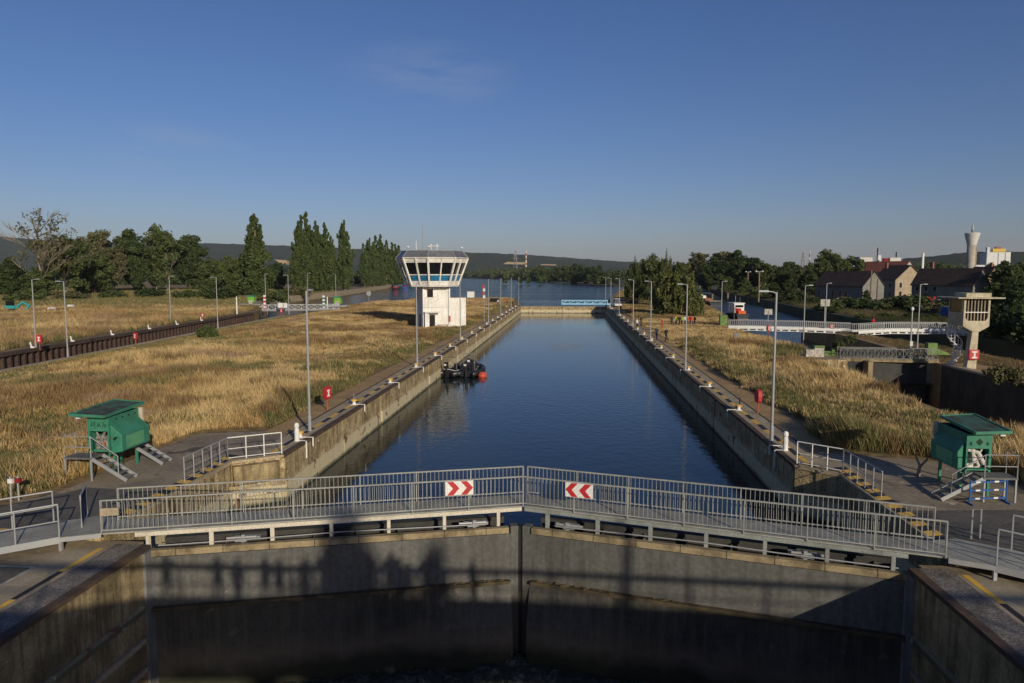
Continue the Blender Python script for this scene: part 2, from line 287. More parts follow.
# ------------------------------------------------------------------ water
WZ = -2.27
def water_mat(name, base, wave, wscale, rough):
    m = bpy.data.materials.new(name); m.use_nodes = True; t = m.node_tree; N = t.nodes; L = t.links; b = N['Principled BSDF']
    b.inputs['Base Color'].default_value = (*base, 1); b.inputs['Roughness'].default_value = rough; b.inputs['IOR'].default_value = 1.30
    g = N.new('ShaderNodeNewGeometry'); mp = N.new('ShaderNodeMapping'); mp.inputs['Scale'].default_value = (1, 1.0, 1); L.new(g.outputs['Position'], mp.inputs[0])
    n1 = N.new('ShaderNodeTexNoise'); n1.inputs['Scale'].default_value = wscale; n1.inputs['Detail'].default_value = 4; L.new(mp.outputs[0], n1.inputs['Vector'])
    # wind patches: some of the surface is ruffled, some calm
    n2 = N.new('ShaderNodeTexNoise'); n2.inputs['Scale'].default_value = .018; n2.inputs['Detail'].default_value = 3
    mp2 = N.new('ShaderNodeMapping'); mp2.inputs['Scale'].default_value = (.6, 1.6, 1); L.new(g.outputs['Position'], mp2.inputs[0]); L.new(mp2.outputs[0], n2.inputs['Vector'])
    r = N.new('ShaderNodeMapRange'); r.inputs['From Min'].default_value = .4; r.inputs['From Max'].default_value = .6; r.inputs['To Min'].default_value = .45; r.inputs['To Max'].default_value = 1.0; L.new(n2.outputs[0], r.inputs['Value'])
    # the long chamber is sheltered, the open river beyond Y 205 is rougher
    sp = N.new('ShaderNodeSeparateXYZ'); L.new(g.outputs['Position'], sp.inputs[0])
    r2 = N.new('ShaderNodeMapRange'); r2.inputs['From Min'].default_value = 200; r2.inputs['From Max'].default_value = 330; r2.inputs['To Min'].default_value = wave; r2.inputs['To Max'].default_value = wave*12
    ab = N.new('ShaderNodeMath'); ab.operation = 'ADD'; ab.inputs[1].default_value = 1.7; L.new(sp.outputs['X'], ab.inputs[0]); a2 = N.new('ShaderNodeMath'); a2.operation = 'ABSOLUTE'; L.new(ab.outputs[0], a2.inputs[0])
    a3 = N.new('ShaderNodeMath'); a3.operation = 'GREATER_THAN'; a3.inputs[1].default_value = 15; L.new(a2.outputs[0], a3.inputs[0]); a4 = N.new('ShaderNodeMath'); a4.operation = 'MULTIPLY_ADD'; a4.inputs[1].default_value = 130; L.new(a3.outputs[0], a4.inputs[0]); L.new(sp.outputs['Y'], a4.inputs[2]); L.new(a4.outputs[0], r2.inputs['Value'])
    # a gust has ruffled one patch in the middle of the chamber
    vs = N.new('ShaderNodeVectorMath'); vs.operation = 'SUBTRACT'; vs.inputs[1].default_value = (-.5, 111, WZ); L.new(g.outputs['Position'], vs.inputs[0]); n5 = N.new('ShaderNodeTexNoise'); n5.inputs['Scale'].default_value = .35; n5.inputs['Detail'].default_value = 4; L.new(g.outputs['Position'], n5.inputs['Vector'])
    vm = N.new('ShaderNodeVectorMath'); vm.operation = 'MULTIPLY'; vm.inputs[1].default_value = (.22, .13, 0); L.new(vs.outputs[0], vm.inputs[0]); vl = N.new('ShaderNodeVectorMath'); vl.operation = 'LENGTH'; L.new(vm.outputs[0], vl.inputs[0])
    va = N.new('ShaderNodeMath'); va.operation = 'MULTIPLY_ADD'; va.inputs[1].default_value = 1.6; L.new(n5.outputs[0], va.inputs[0]); L.new(vl.outputs['Value'], va.inputs[2]); vr = N.new('ShaderNodeMapRange'); vr.inputs['From Min'].default_value = 1.3; vr.inputs['From Max'].default_value = 1.75; vr.inputs['To Min'].default_value = 1.3; vr.inputs['To Max'].default_value = 0; L.new(va.outputs[0], vr.inputs['Value'])
    vb = N.new('ShaderNodeMath'); vb.operation = 'ADD'; L.new(vr.outputs[0], vb.inputs[0]); L.new(r.outputs[0], vb.inputs[1])
    ml = N.new('ShaderNodeMath'); ml.operation = 'MULTIPLY'; L.new(vb.outputs[0], ml.inputs[0]); L.new(r2.outputs[0], ml.inputs[1])
    bp = N.new('ShaderNodeBump'); bp.inputs['Strength'].default_value = 1; L.new(ml.outputs[0], bp.inputs['Distance']); L.new(n1.outputs[0], bp.inputs['Height']); L.new(bp.outputs[0], b.inputs['Normal'])
    return m
MAT['water'] = water_mat('water', (.012, .022, .026), .026, 1.6, .05)
mb = MB(); mb.add([(-16.3, 23, WZ), (-1.67, 26.3, WZ), (12.6, 23, WZ), (23.7, 23, WZ), (23.7, 74.3, WZ), (36.3, 74.3, WZ), (36.3, 23, WZ), (45.2, 23, WZ), (45.2, 98, WZ), (58.1, 98, WZ), (58.1, 23, WZ), (14000, 23, WZ), (14000, 2600, WZ), (-14000, 2600, WZ), (-14000, 23, WZ)], [tuple(range(15))])
structure('water', mb, MAT['water'])
for x0, x1, y1 in ((23.7, 36.3, 74.4), (45.2, 58.1, 98.1)): structure('lower_lock_water', MB().quad((x0, 20, -6.1), (x1, 20, -6.1), (x1, y1, -6.1), (x0, y1, -6.1)), MAT['water'])
# tail water, churned white where the gates leak
m = bpy.data.materials.new('foam_water'); m.use_nodes = True; t = m.node_tree; N = t.nodes; L = t.links; b = N['Principled BSDF']; b.inputs['Roughness'].default_value = .3
g = N.new('ShaderNodeNewGeometry'); n1 = N.new('ShaderNodeTexNoise'); n1.inputs['Scale'].default_value = 4.5; n1.inputs['Detail'].default_value = 8; n1.inputs['Roughness'].default_value = .7; n1.inputs['Distortion'].default_value = .6
L.new(g.outputs['Position'], n1.inputs['Vector']); cr = N.new('ShaderNodeValToRGB'); cr.color_ramp.elements[0].position = .5; cr.color_ramp.elements[0].color = (.035, .04, .025, 1); cr.color_ramp.elements[1].position = .74; cr.color_ramp.elements[1].color = (.30, .28, .22, 1)
L.new(n1.outputs[0], cr.inputs[0]); L.new(cr.outputs[0], b.inputs['Base Color']); bp = N.new('ShaderNodeBump'); bp.inputs['Distance'].default_value = .15; L.new(n1.outputs[0], bp.inputs['Height']); L.new(bp.outputs[0], b.inputs['Normal'])
MAT['foam_water'] = m
xs = np.linspace(-14.2, 10.6, 150); ys = np.linspace(-10, 26, 170); X, Y = np.meshgrid(xs, ys)
gate_y = 22.2+3.2*(1-np.abs(X+1.75)/12.4); d = gate_y-Y
Z = -5.72+.22*np.exp(-((d-.4)/1.0)**2)*fbm(X, Y, .35)*1.6+.08*fbm(X, Y, .5)+.3*np.exp(-((X+1.75)/1.2)**2-((d-.3)/1)**2)
V = np.stack([X.ravel(), Y.ravel(), Z.ravel()], 1); nx = len(xs); i, j = np.meshgrid(np.arange(nx-1), np.arange(len(ys)-1)); k = (j*nx+i).ravel()
me = bpy.data.meshes.new('tail_water'); me.from_pydata(V.tolist(), [], np.stack([k, k+1, k+1+nx, k+nx], 1).tolist()); me.materials.append(MAT['foam_water'])
me.polygons.foreach_set('use_smooth', [True]*len(me.polygons)); o = bpy.data.objects.new('tail_water', me); col.objects.link(o); tag(o, kind='structure')

# ------------------------------------------------------------------ land
LN = lambda Y: -51.3-.105*(Y-61)       # near coping of the old lock on the left
LF = lambda Y: -62.3-.112*(Y-74)       # its far coping
A = [(-16.15, 22.6), (-16.05, 31.9), (-14.25, 33.4), (-14.25, 206), (-14.3, 216), (-20, 265), (-34, 262), (-52, 243), (-62, 205), (-63, 190), (-60, 165), (LN(140), 140), (LN(100), 100), (LN(61), 61), (LN(22.6), 22.6)]
structure('left_lock_island', MB().prism(A, -7, 0), MAT['straw_ground'])
structure('left_quay', MB().prism([(-14.3, -60), (-14.3, 22.59), (-50, 22.59), (-50, -60)], -9, -.3), MAT['concrete_pad'])
B = [(LF(5), 5), (LF(127), 127), (LF(158), 158), (-80, 186), (-92, 205), (-107, 257), (-114, 352), (-140, 553), (-200, 830), (-260, 1060), (-420, 1150), (-640, 850), (-327, 425), (-300, 330), (-420, 120), (-420, 5)]
structure('left_bank', MB().prism(B, -7, 0), MAT['straw_ground'])
C = [(12.35, 22.6), (12.3, 31.8), (10.9, 33.4), (10.9, 206), (11.5, 225), (18, 300), (30, 430), (55, 560), (72, 520), (62, 400), (48.5, 288), (40.2, 215), (36.5, 175), (31.2, 142), (26.8, 121), (27.4, 104), (27.6, 80), (24.1, 74), (24.0, 22.6)]
structure('right_lock_island', MB().prism(C, -7, 0), MAT['straw_ground'])
structure('right_quay', MB().prism([(10.9, -60), (10.9, 22.59), (23.7, 22.59), (23.7, 12), (60, 12), (60, -60)], -9, -.3), MAT['concrete_pad'])
D = [(36.0, 20), (36.0, 72), (38.0, 84), (39.2, 105), (40.2, 128), (42.2, 128), (43.5, 104), (45.5, 84), (45.5, 20)]
structure('lock_pier', MB().prism(D, -7, 0), MAT['dirt'])
Eb = [(58, 18), (58, 96), (56, 112), (57.5, 150), (60, 192), (68, 260), (71, 310), (84, 427), (110, 600), (40, 660), (11, 755), (-5, 1100), (-105, 1600), (-300, 2250), (-1300, 2350), (-13000, 2400), (-13000, 14000), (13000, 14000), (13000, 18)]
structure('far_land', MB().prism(Eb, -7, [-.0 if y < 500 else -1.4 for x, y in Eb]), MAT['far_land'])
structure('river_bed', MB().quad((-14000, -400, -9.4), (14000, -400, -9.4), (14000, 14000, -9.4), (-14000, 14000, -9.4)), MAT['dirt'])

# wooded hills on the horizon
def ridge(name, prof, d0, d1, zb, c):
    xs = np.arange(prof[0][0], prof[-1][0], 3.0); tops = np.interp(xs, [p[0] for p in prof], [p[1] for p in prof]); rows = 16; V = []
    for r in range(rows+1):
        f = r/rows; D_ = d0+(d1-d0)*f
        az = (xs-512)/FPX; dx = _R.x*az+_F.x/math.cos(PITCH)**2; dy = _R.y*az+_F.y/math.cos(PITCH)**2
        h = HC+(274.5-tops)*d1/FPX; s = f*f*(3-2*f); z = zb+(h-zb)*s
        XX, YY = dx*D_, dy*D_; z = z+(fbm(XX, YY, 400)-.5)*120*s*(1-s)*2+(fbm(XX, YY, 60)-.5)*14*min(1, s*3)
        V.append(np.stack([XX, YY, z], 1))
    V = np.concatenate(V); n = len(xs); i, j = np.meshgrid(np.arange(n-1), np.arange(rows)); k = (j*n+i).ravel()
    me = bpy.data.meshes.new(name); me.from_pydata(V.tolist(), [], np.stack([k, k+1, k+1+n, k+n], 1).tolist())
    me.polygons.foreach_set('use_smooth', [True]*len(me.polygons)); me.materials.append(c); o = bpy.data.objects.new(name, me); col.objects.link(o); return tag(o, kind='structure')
M('forest_hill', (.030, .045, .022), (.05, .062, .03), scale=.006, detail=9, bump=14, bscale=.03, fine=.35, spec=0)
M('field_tan', (.38, .27, .15), (.3, .24, .12), scale=.02)
ridge('hills', [(-420, 234), (-100, 236), (0, 237), (40, 240), (90, 243), (150, 243), (210, 244), (290, 246), (350, 249), (420, 252), (500, 253.5), (540, 256), (580, 259), (620, 261.5), (660, 264), (760, 267), (860, 268), (1100, 268), (1500, 266)], 3900, 5600, -1.5, MAT['forest_hill'])
ridge('hills_near', [(800, 273), (840, 271), (880, 264), (905, 259.5), (935, 256), (960, 253.5), (1000, 252.3), (1024, 252.5), (1200, 250), (1500, 250)], 1800, 3000, -1.5, MAT['forest_hill'])
for (pts, D_) in ((((507, 262), (527, 262.3), (526, 264.6), (503, 264.2)), 4750), (((541, 264.3), (556, 264.5), (556, 265.6), (541, 265.2)), 4700), (((275, 259.5), (287, 260.5), (287, 264.5), (281, 264)), 4500)):
    mb = MB(); f = []
    for px, py in pts:
        a = (px-512)/FPX; f.append(((_R.x*a+_F.x/math.cos(PITCH)**2)*D_*.95, (_R.y*a+_F.y/math.cos(PITCH)**2)*D_*.95, HC+(274.5-py)*D_*.95/FPX))
    mb.add(f+[(x, y+40, z-3) for x, y, z in f], [(0, 1, 2, 3), (4, 5, 6, 7), (0, 1, 5, 4), (1, 2, 6, 5), (2, 3, 7, 6), (3, 0, 4, 7)])
    structure('field', mb, MAT['field_tan'])

# ------------------------------------------------------------------ quay surfaces
def sheet(name, poly, z, mat): return structure(name, MB().add([(x, y, z) for x, y in poly], [tuple(range(len(poly)))]), mat)
sheet('hut_pad', [(-16.2, 22.62), (-16.1, 31.9), (-14.3, 33.4), (-14.3, 38), (-15.6, 38.6), (-20.2, 37.4), (-20.5, 31), (-20.3, 27.2), (-21.4, 24.6), (-24, 22.62)], .004, MAT['concrete_pad'])
sheet('access_road', [(-16.3, 22.64), (-16.3, 27.0), (-19.6, 27.4), (-20.9, 24.9), (-30, 22.9), (-30, 22.64)], .008, MAT['asphalt'])
sheet('hut_pad', [(12.4, 22.62), (12.35, 31.85), (10.95, 33.4), (10.95, 36), (12.3, 35.8), (17.6, 34.4), (18.6, 31), (18.5, 28.5), (21, 26.5), (23.8, 25.6), (23.8, 22.62)], .004, MAT['concrete_pad'])
sheet('access_road', [(12.5, 22.64), (12.5, 27.0), (16.6, 27.4), (19, 26.2), (23.7, 24.9), (23.7, 22.64)], .008, MAT['asphalt'])
for s, x0, nm in ((-1, -14.25, 'l'), (1, 10.9, 'r')):
    e = x0+s*1.0
    sheet('quay_path', [(x0, 33.5 if s > 0 else 33.5), (e, 33.5), (e, 205), (x0, 205)], .006, MAT['coping'])
    sheet('dirt_path', [(e, 37.5), (e+s*1.5, 37.5), (e+s*1.6, 60), (e+s*1.2, 100), (e+s*1.3, 205), (e, 205)], .005, MAT['dirt'])
    sheet('crane_rail', [(e-s*.02, 37.5), (e+s*.10, 37.5), (e+s*.10, 200), (e-s*.02, 200)], .009, MAT['black_paint'])
def dashes(x, y0, y1, step, w, z, first=0):
    a = MB(); b = MB(); k = first; y = y0
    while y < y1:
        (a if k % 2 else b).quad((x-w/2, y, z), (x+w/2, y, z), (x+w/2, min(y+step, y1), z), (x-w/2, min(y+step, y1), z)); y += step; k += 1
    structure('yellow_marking', b, MAT['yellow']); structure('black_marking', a, MAT['black_paint'])
    c = MB()
    for q in (-w/2-.05, w/2+.05): c.quad((x+q-.025, y0, z), (x+q+.025, y0, z), (x+q+.025, y1, z), (x+q-.025, y1, z))
    structure('white_marking', c, MAT['worn_white'])
dashes(-14.45, 33.6, 204, 1.45, .26, .012); dashes(11.08, 33.6, 204, 1.45, .28, .012)
# hazard blocks beside the open-gate recess
for x0, x1, s in ((-16.35, -15.8, -1), (12.0, 12.55, 1)):
    a = MB(); b = MB(); y = 23.3; k = 0
    while y < 32.5:
        q = [(x0, y+.18*(s < 0), .026), (x1, y+.18*(s > 0), .026), (x1, y+.48+.18*(s > 0), .026), (x0, y+.48+.18*(s < 0), .026)]
        (a if k % 2 else b).quad(*q); y += .48; k += 1
    structure('yellow_hazard_marking', b, MAT['yellow']); structure('black_hazard_marking', a, MAT['black_paint'])
for s, xe in ((-1, -13.9), (1, 10.5)):      # lower quays: rough edge stone, pale band and long dashes
    X = lambda a: xe+s*a
    sheet('quay_edge', [(X(.25), -12), (X(1.15), -12), (X(1.15), 22.3), (X(.25), 22.3)], -.292, MAT['granite'])
    sheet('quay_band', [(X(1.19), -12), (X(2.5), -12), (X(2.5), 21.9), (X(1.19), 21.9)], -.294, MAT['band_light'])
    a = MB(); b = MB(); y = 21.9; k = 0
    while y > -4:
        (a if k % 2 else b).quad((X(1.33), y, -.288), (X(1.52), y, -.288), (X(1.52), y-1.9, -.288), (X(1.33), y-1.9, -.288)); y -= 1.9; k += 1
    structure('yellow_marking', b, MAT['yellow']); structure('black_marking', a, MAT['black_paint'])
sheet('hatch_cover', [(-18.9, 18.9), (-16.35, 18.9), (-16.35, 20.3), (-18.9, 20.3)], -.289, MAT['worn_white'])
sheet('hatch_panel', [(-18.8, 19.0), (-16.45, 19.0), (-16.45, 20.2), (-18.8, 20.2)], -.285, MAT['asphalt'])
sheet('hatch_panel', [(12.6, 17.6), (14.9, 17.6), (14.9, 20.0), (12.6, 20.0)], -.287, MAT['asphalt'])

# ------------------------------------------------------------------ chamber walls
def chamber_wall(xf, s, label):      # s = side the land lies on
    t = root('lock_wall', label, 'lock wall', (xf, 33.3, 0))
    mb = MB(); y = 0; L_ = 172; step = 9.1; k = 0   # every second joint is a wide recessed slot
    X = lambda a: s*a
    while y < L_:
        y1 = min(y+step-(.5 if k % 2 else .1), L_)
        mb.bb(X(.0), X(.55), y, y1, -1.32, -.02); mb.bb(X(-.07), X(.55), y, y1, -6.5, -1.32); y += step; k += 1
    mb.bb(X(.22), X(.54), .01, L_-.01, -6.4, -.03)
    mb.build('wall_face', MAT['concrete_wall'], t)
    mb = MB(); mb.bb(X(-.03), X(.24), -.1, L_, -.14, .03); mb.build('rusty_edge', MAT['coping_rust'], t)
    mb = MB(); mb.bb(X(.245), X(.56), -.1, L_, -.1, .018); mb.build('coping', MAT['coping'], t)
    return t
chamber_wall(-13.7, -1, 'long sunlit tan concrete wall along the left side of the lock chamber')
chamber_wall(10.35, 1, 'long shaded dark wall along the right side of the lock chamber')
def recess_wall(pts, label, face):
    t = root('recess_wall', label, 'lock wall', (0, 0, 0)); mb = MB(); cp = MB()
    for (a, b) in zip(pts[:-1], pts[1:]):
        a = Vector(a); b = Vector(b); d = (b-a).normalized(); n = Vector((-d.y, d.x))*face; 
        q = [a, b, b+n*.5, a+n*.5]
        mb.prism([tuple(p) for p in q], -6.5, -.1); q2 = [a-n*.04, b-n*.04, b+n*.3, a+n*.3]; cp.prism([tuple(p) for p in q2], -.098, .02)
    mb.build('wall_face', MAT['concrete_wall'], t); cp.build('coping', MAT['coping'], t); return t
recess_wall([(-15.75, 22.5), (-15.65, 31.8), (-13.7, 33.25)], 'tan wall of the left gate recess under the white railing', 1)
recess_wall([(11.95, 22.5), (11.9, 31.7), (10.35, 33.1)], 'dark wall of the right gate recess under the white railing', -1)
t = root('corbel_block', 'mossy concrete block jutting out below the left white railing', 'block', (-14.75, 32.4, 0), R(36))
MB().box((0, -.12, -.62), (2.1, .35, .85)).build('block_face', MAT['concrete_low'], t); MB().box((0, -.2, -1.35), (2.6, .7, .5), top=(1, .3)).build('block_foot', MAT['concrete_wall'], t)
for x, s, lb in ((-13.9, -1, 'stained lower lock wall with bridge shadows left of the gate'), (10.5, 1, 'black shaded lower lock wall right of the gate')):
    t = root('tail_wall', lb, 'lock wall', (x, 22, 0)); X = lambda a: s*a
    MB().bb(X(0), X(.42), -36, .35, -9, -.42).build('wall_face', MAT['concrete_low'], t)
    MB().bb(X(-.03), X(.26), -36, .3, -.42, -.285).build('rusty_edge', MAT['coping_rust'], t)
    MB().bb(X(-.10), X(.02), -.15, .35, -9, -.44).build('gate_quoin', MAT['galv_dark'], t)
    for z, h in ((-2.25, .22), (-3.3, .16), (-4.3, .16)): MB().bb(X(-.12), X(-.002), -36, -.3, z-h/2, z+h/2).build('rubbing_strake', MAT['band_light' if z < -2.5 else 'concrete_wall'], t)

# head of the chamber: the upper gate seen as a tan beam across the end
t = root('upper_gate', 'low tan concrete sill wall closing the far end of the chamber', 'lock gate', (-1.7, 206, 0))
MB().bb(-12.1, 12.2, 0, 1.1, -6, -.5).build('gate_face', MAT['concrete_wall'], t); MB().bb(-12.1, 12.2, -.1, 1.3, -.5, -.38).build('gate_top', MAT['band_light'], t)
t = root('lift_barrier', 'light blue lattice barrier beam lying above the far sill wall', 'barrier', (-2.1, 207.8, 0))
mb = MB(); mb.bb(0, 13.2, -.12, .12, .05, .5); mb.bb(0, 13.2, -.12, .12, 1.12, 1.42); mb.build('chord', MAT['sky_blue'], t)
mb = MB()
for k in range(7): mb.bb(.0+k*2.17, .22+k*2.17, -.1, .1, .5, 1.12); mb.beam((k*2.17, 0, .5), (k*2.17+1.6, 0, 1.1), .16) if k < 6 else None
mb.build('lattice', MAT['sky_blue'], t); MB().bb(12.9, 14.6, -.5, .5, .0, .5).build('counterweight', MAT['sky_blue'], t)

# old lock on the left: rust-brown sheet pile walls
t = root('sheet_pile_wall', 'rust brown sheet pile wall along the far side of the left lock', 'lock wall', (0, 0, 0))
mb = MB(); y = 12.0
while y < 158:
    a = (LF(y), y); b = (LF(y+.55), y+.55); c = (LF(y+.75)+.28, y+.75); d = (LF(y+1.05)+.28, y+1.05); e = (LF(y+1.25), y+1.25)
    for p, q in ((a, b), (b, c), (c, d), (d, e)): mb.quad((p[0]+.05, p[1], -6), (q[0]+.05, q[1], -6), (q[0]+.05, q[1], -.3), (p[0]+.05, p[1], -.3))
    y += 1.25
mb.build('piles', MAT['steel_brown'], t)
mb = MB(); mb.prism([(LF(12)+.45, 12), (LF(158)+.45, 158), (LF(158)-.5, 158), (LF(12)-.5, 12)], -.3, .06); mb.build('cap_beam', MAT['coping_rust'], t)
t = root('lock_kerb', 'pale weathered coping along the near side of the left lock', 'kerb', (0, 0, 0))
MB().prism([(LN(20)+.6, 20), (LN(148)+.6, 148), (LN(148)-.05, 148), (LN(20)-.05, 20)], -2.0, .1).build('coping', MAT['coping'], t)

# right locks: dark walls
M('old_wall', (.10, .085, .06), (.05, .045, .032), scale=.5, bump=.05, bscale=3, streak=((.03, .025, .02), .6))
t = root('old_lock_wall', 'dark wall of the right lock below the concrete control cabin', 'lock wall', (0, 0, 0))
MB().prism([(35.9, 20), (35.9, 72), (36.4, 72), (36.4, 20)], -6.5, -.02).build('wall_face', MAT['old_wall'], t)
MB().prism([(35.85, 20), (35.85, 72), (36.6, 72), (36.6, 20)], -.018, .16).build('coping', MAT['coping'], t)
t = root('old_lock_wall', 'dark wall behind the pillar cabin on the far right bank', 'lock wall', (0, 0, 0))
MB().prism([(57.9, 18), (57.9, 96), (58.4, 96), (58.4, 18)], -6.5, .5).build('wall_face', MAT['old_wall'], t); MB().prism([(57.8, 18), (57.8, 96), (58.6, 96), (58.6, 18)], .502, .66).build('coping', MAT['coping'], t)
t = root('wing_wall', 'short weathered wall end at the left abutment of the small dark gate bridge', 'wall', (0, 0, 0))
MB().prism([(23.6, 73.5), (27.7, 73.5), (27.7, 79.5), (23.6, 79.5)], -6, .25).build('wall_face', MAT['concrete_wall'], t)

t = root('bank_kerb', 'pale stone kerb along the water edge below the poplars', 'kerb', (0, 0, 0)); K_ = [(-80, 186), (-92, 205), (-107, 257), (-114, 352), (-140, 553), (-200, 830)]; mb = MB()
for a, b in zip(K_[:-1], K_[1:]): mb.prism([(a[0]+.1, a[1]), (b[0]+.1, b[1]), (b[0]-2.2, b[1]), (a[0]-2.2, a[1])], -2.0, .35)
mb.build('kerb_stone', MAT['coping'], t)
# ------------------------------------------------------------------ summer haze in the valley air
m = bpy.data.materials.new('haze_air'); m.use_nodes = True; N = m.node_tree.nodes; N.remove(N['Principled BSDF']); pv = N.new('ShaderNodeVolumePrincipled'); pv.inputs['Color'].default_value = (.80, .87, 1, 1); pv.inputs['Density'].default_value = 3.6e-5; pv.inputs['Anisotropy'].default_value = .0
m.node_tree.links.new(pv.outputs[0], N['Material Output'].inputs['Volume'])
o = MB().bb(-14600, 14600, -700, 14600, -10.5, 360).build('haze', m); tag(o, 'faint blue summer haze filling the valley air', 'haze', kind='stuff')
# ------------------------------------------------------------------ mitre gate leaves and their walkways
class Frame:
    "local frame: s along a, t across b (both unit, horizontal), z up"
    def __init__(s, a, b): s.a = Vector((*a, 0)).normalized(); s.b = Vector((*b, 0)).normalized()
    def p(s, u, v, z): q = s.a*u+s.b*v; return (q.x, q.y, z)
    def box(s, mb, u0, u1, v0, v1, z0, z1):
        P = [s.p(u, v, z) for z in (z0, z1) for u, v in ((u0, v0), (u1, v0), (u1, v1), (u0, v1))]
        return mb.add(P, [(3, 2, 1, 0), (4, 5, 6, 7), (0, 1, 5, 4), (1, 2, 6, 5), (2, 3, 7, 6), (3, 0, 4, 7)])
def gate_leaf(hinge, apex, label):
    a = (apex[0]-hinge[0], apex[1]-hinge[1]); L_ = math.hypot(*a); n = (-a[1], a[0]) if a[0] > 0 else (a[1], -a[0])
    F = Frame(a, n); t = root('lock_gate_leaf', label, 'lock gate', (hinge[0], hinge[1], 0), 0, 'mitre gate leaves')
    mb = MB(); F.box(mb, .15, L_-.28, 0, .14, -2.45, -.70); mb.build('skin_plate', MAT['gate_steel'], t)
    mb = MB(); n_ = 24                                   # lower skin bulges towards the mitre
    for i in range(n_):
        u0 = .15+(L_-.43)*i/n_; u1 = .15+(L_-.43)*(i+1)/n_
        for j in range(8):
            z0 = -2.5-j*.5; z1 = z0-.5; g_ = lambda u, z: .02+.02*math.sin(3*u)-.42*max(0, 1-((L_-u)/3.4)**2)**.5*min(1, max(0, (-z-2.5)/1.6))
            mb.quad(F.p(u0, g_(u0, z1), z1), F.p(u1, g_(u1, z1), z1), F.p(u1, g_(u1, z0), z0), F.p(u0, g_(u0, z0), z0))
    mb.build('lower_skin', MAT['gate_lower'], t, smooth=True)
    mb = MB(); F.box(mb, .1, L_-.35, -.05, .16, -.66, -.45); mb.build('cap_beam', MAT['gate_cap'], t)
    for k in range(8): mb = MB(); F.box(mb, .9+k*1.5, .92+k*1.5, -.054, .1, -.66, -.447); mb.build('cap_joint', MAT['dark'], t)
    mb = MB(); F.box(mb, .1, L_-.35, -.20, .12, -2.52, -2.40); mb.build('ledge', MAT['ledge_grime'], t)
    mb = MB(); rnd = random.Random(3)
    for k in range(26):
        u = L_-.6-abs(rnd.gauss(0, 2.2)); 
        if u > .4: mb.ball(F.p(u, -.1+rnd.uniform(-.1, .06), -2.38), (rnd.uniform(.04, .14), rnd.uniform(.02, .06), rnd.uniform(.015, .045)), 6, 4)
    tag(mb.build('debris', MAT['debris'], t), kind='stuff')
    mb = MB(); F.box(mb, .2, L_-.3, .14, 1.5, -1.25, -1.05); F.box(mb, .2, L_-.3, 1.36, 1.5, -5, -.62); F.box(mb, .2, L_-.3, 1.30, 1.62, -.62, -.5); mb.build('girder', MAT['gate_dark'], t)
    for k in range(8):
        mb = MB(); u = .8+k*1.5; p = [F.p(u-.02, .15, -1.04), F.p(u-.02, 1.3, -1.04), F.p(u-.02, 1.3, -.64), F.p(u-.02, .15, -.86)]; q = [F.p(u+.02, .15, -1.04), F.p(u+.02, 1.3, -1.04), F.p(u+.02, 1.3, -.64), F.p(u+.02, .15, -.86)]
        mb.add(p+q, [(0, 1, 2, 3), (7, 6, 5, 4), (0, 4, 5, 1), (1, 5, 6, 2), (2, 6, 7, 3), (3, 7, 4, 0)])
        mb.add([F.p(u+.1, .2, -1.04), F.p(u+.5, .5, -1.04), F.p(u+.1, .5, -1.04), F.p(u+.2, .4, -.55)], [(0, 1, 3), (1, 2, 3), (2, 0, 3)]) if k % 2 else None
        mb.build('bracket', MAT['galv_dark'], t)
    mb = MB()
    mb.tube([F.p(.3, .2, -.38), F.p(L_*.3, .22, -.36), F.p(L_*.5, .2, -.30), F.p(L_-1.2, .2, -.36)], .022, 6)
    mb.build('cable_pipe', MAT['galv'], t)
    mb = MB(); F.box(mb, L_-.28, L_+.0, -.01, .34, -6, -.42); mb.build('mitre_post', MAT['gate_steel'], t)
    mb = MB(); F.box(mb, L_+.003, L_+.11, .05, .30, -6, -.46); mb.build('mitre_seal', MAT['dark'], t)
    mb = MB(); F.box(mb, 0, .15, -.04, .3, -6, -.45); mb.build('heel_post', MAT['galv_dark'], t)
    for u in (2.6, L_-1.9):
        m2 = MB(); F.box(m2, u, u+.9, .7, .95, -.55, -.45); F.box(m2, u+.1, u+.5, .45, .75, -.52, -.42); m2.tube([F.p(u-.2, .6, -.42), F.p(u+.8, .6, -.42)], .05, 8); F.box(m2, u+.3, u+.42, .5, .6, -1, -.3); m2.build('latch', MAT['galv'], t)
    return t, F, L_
gl, FL, LL = gate_leaf((-13.95, 22.2), (-1.78, 25.45), 'left leaf of the dark steel mitre gate with shadows of people')
gr_, FR, LR = gate_leaf((10.5, 22.2), (-1.62, 25.45), 'right leaf of the dark steel mitre gate with a hard diagonal shadow')
t = root('timber_block', 'short brown timber lying on top of the left gate leaf', 'timber', (-10.0, 24.0, -1.05), R(15)); MB().bb(-.8, .8, -.12, .12, .0, .3).build('wood', MAT['wood_pole'], t)

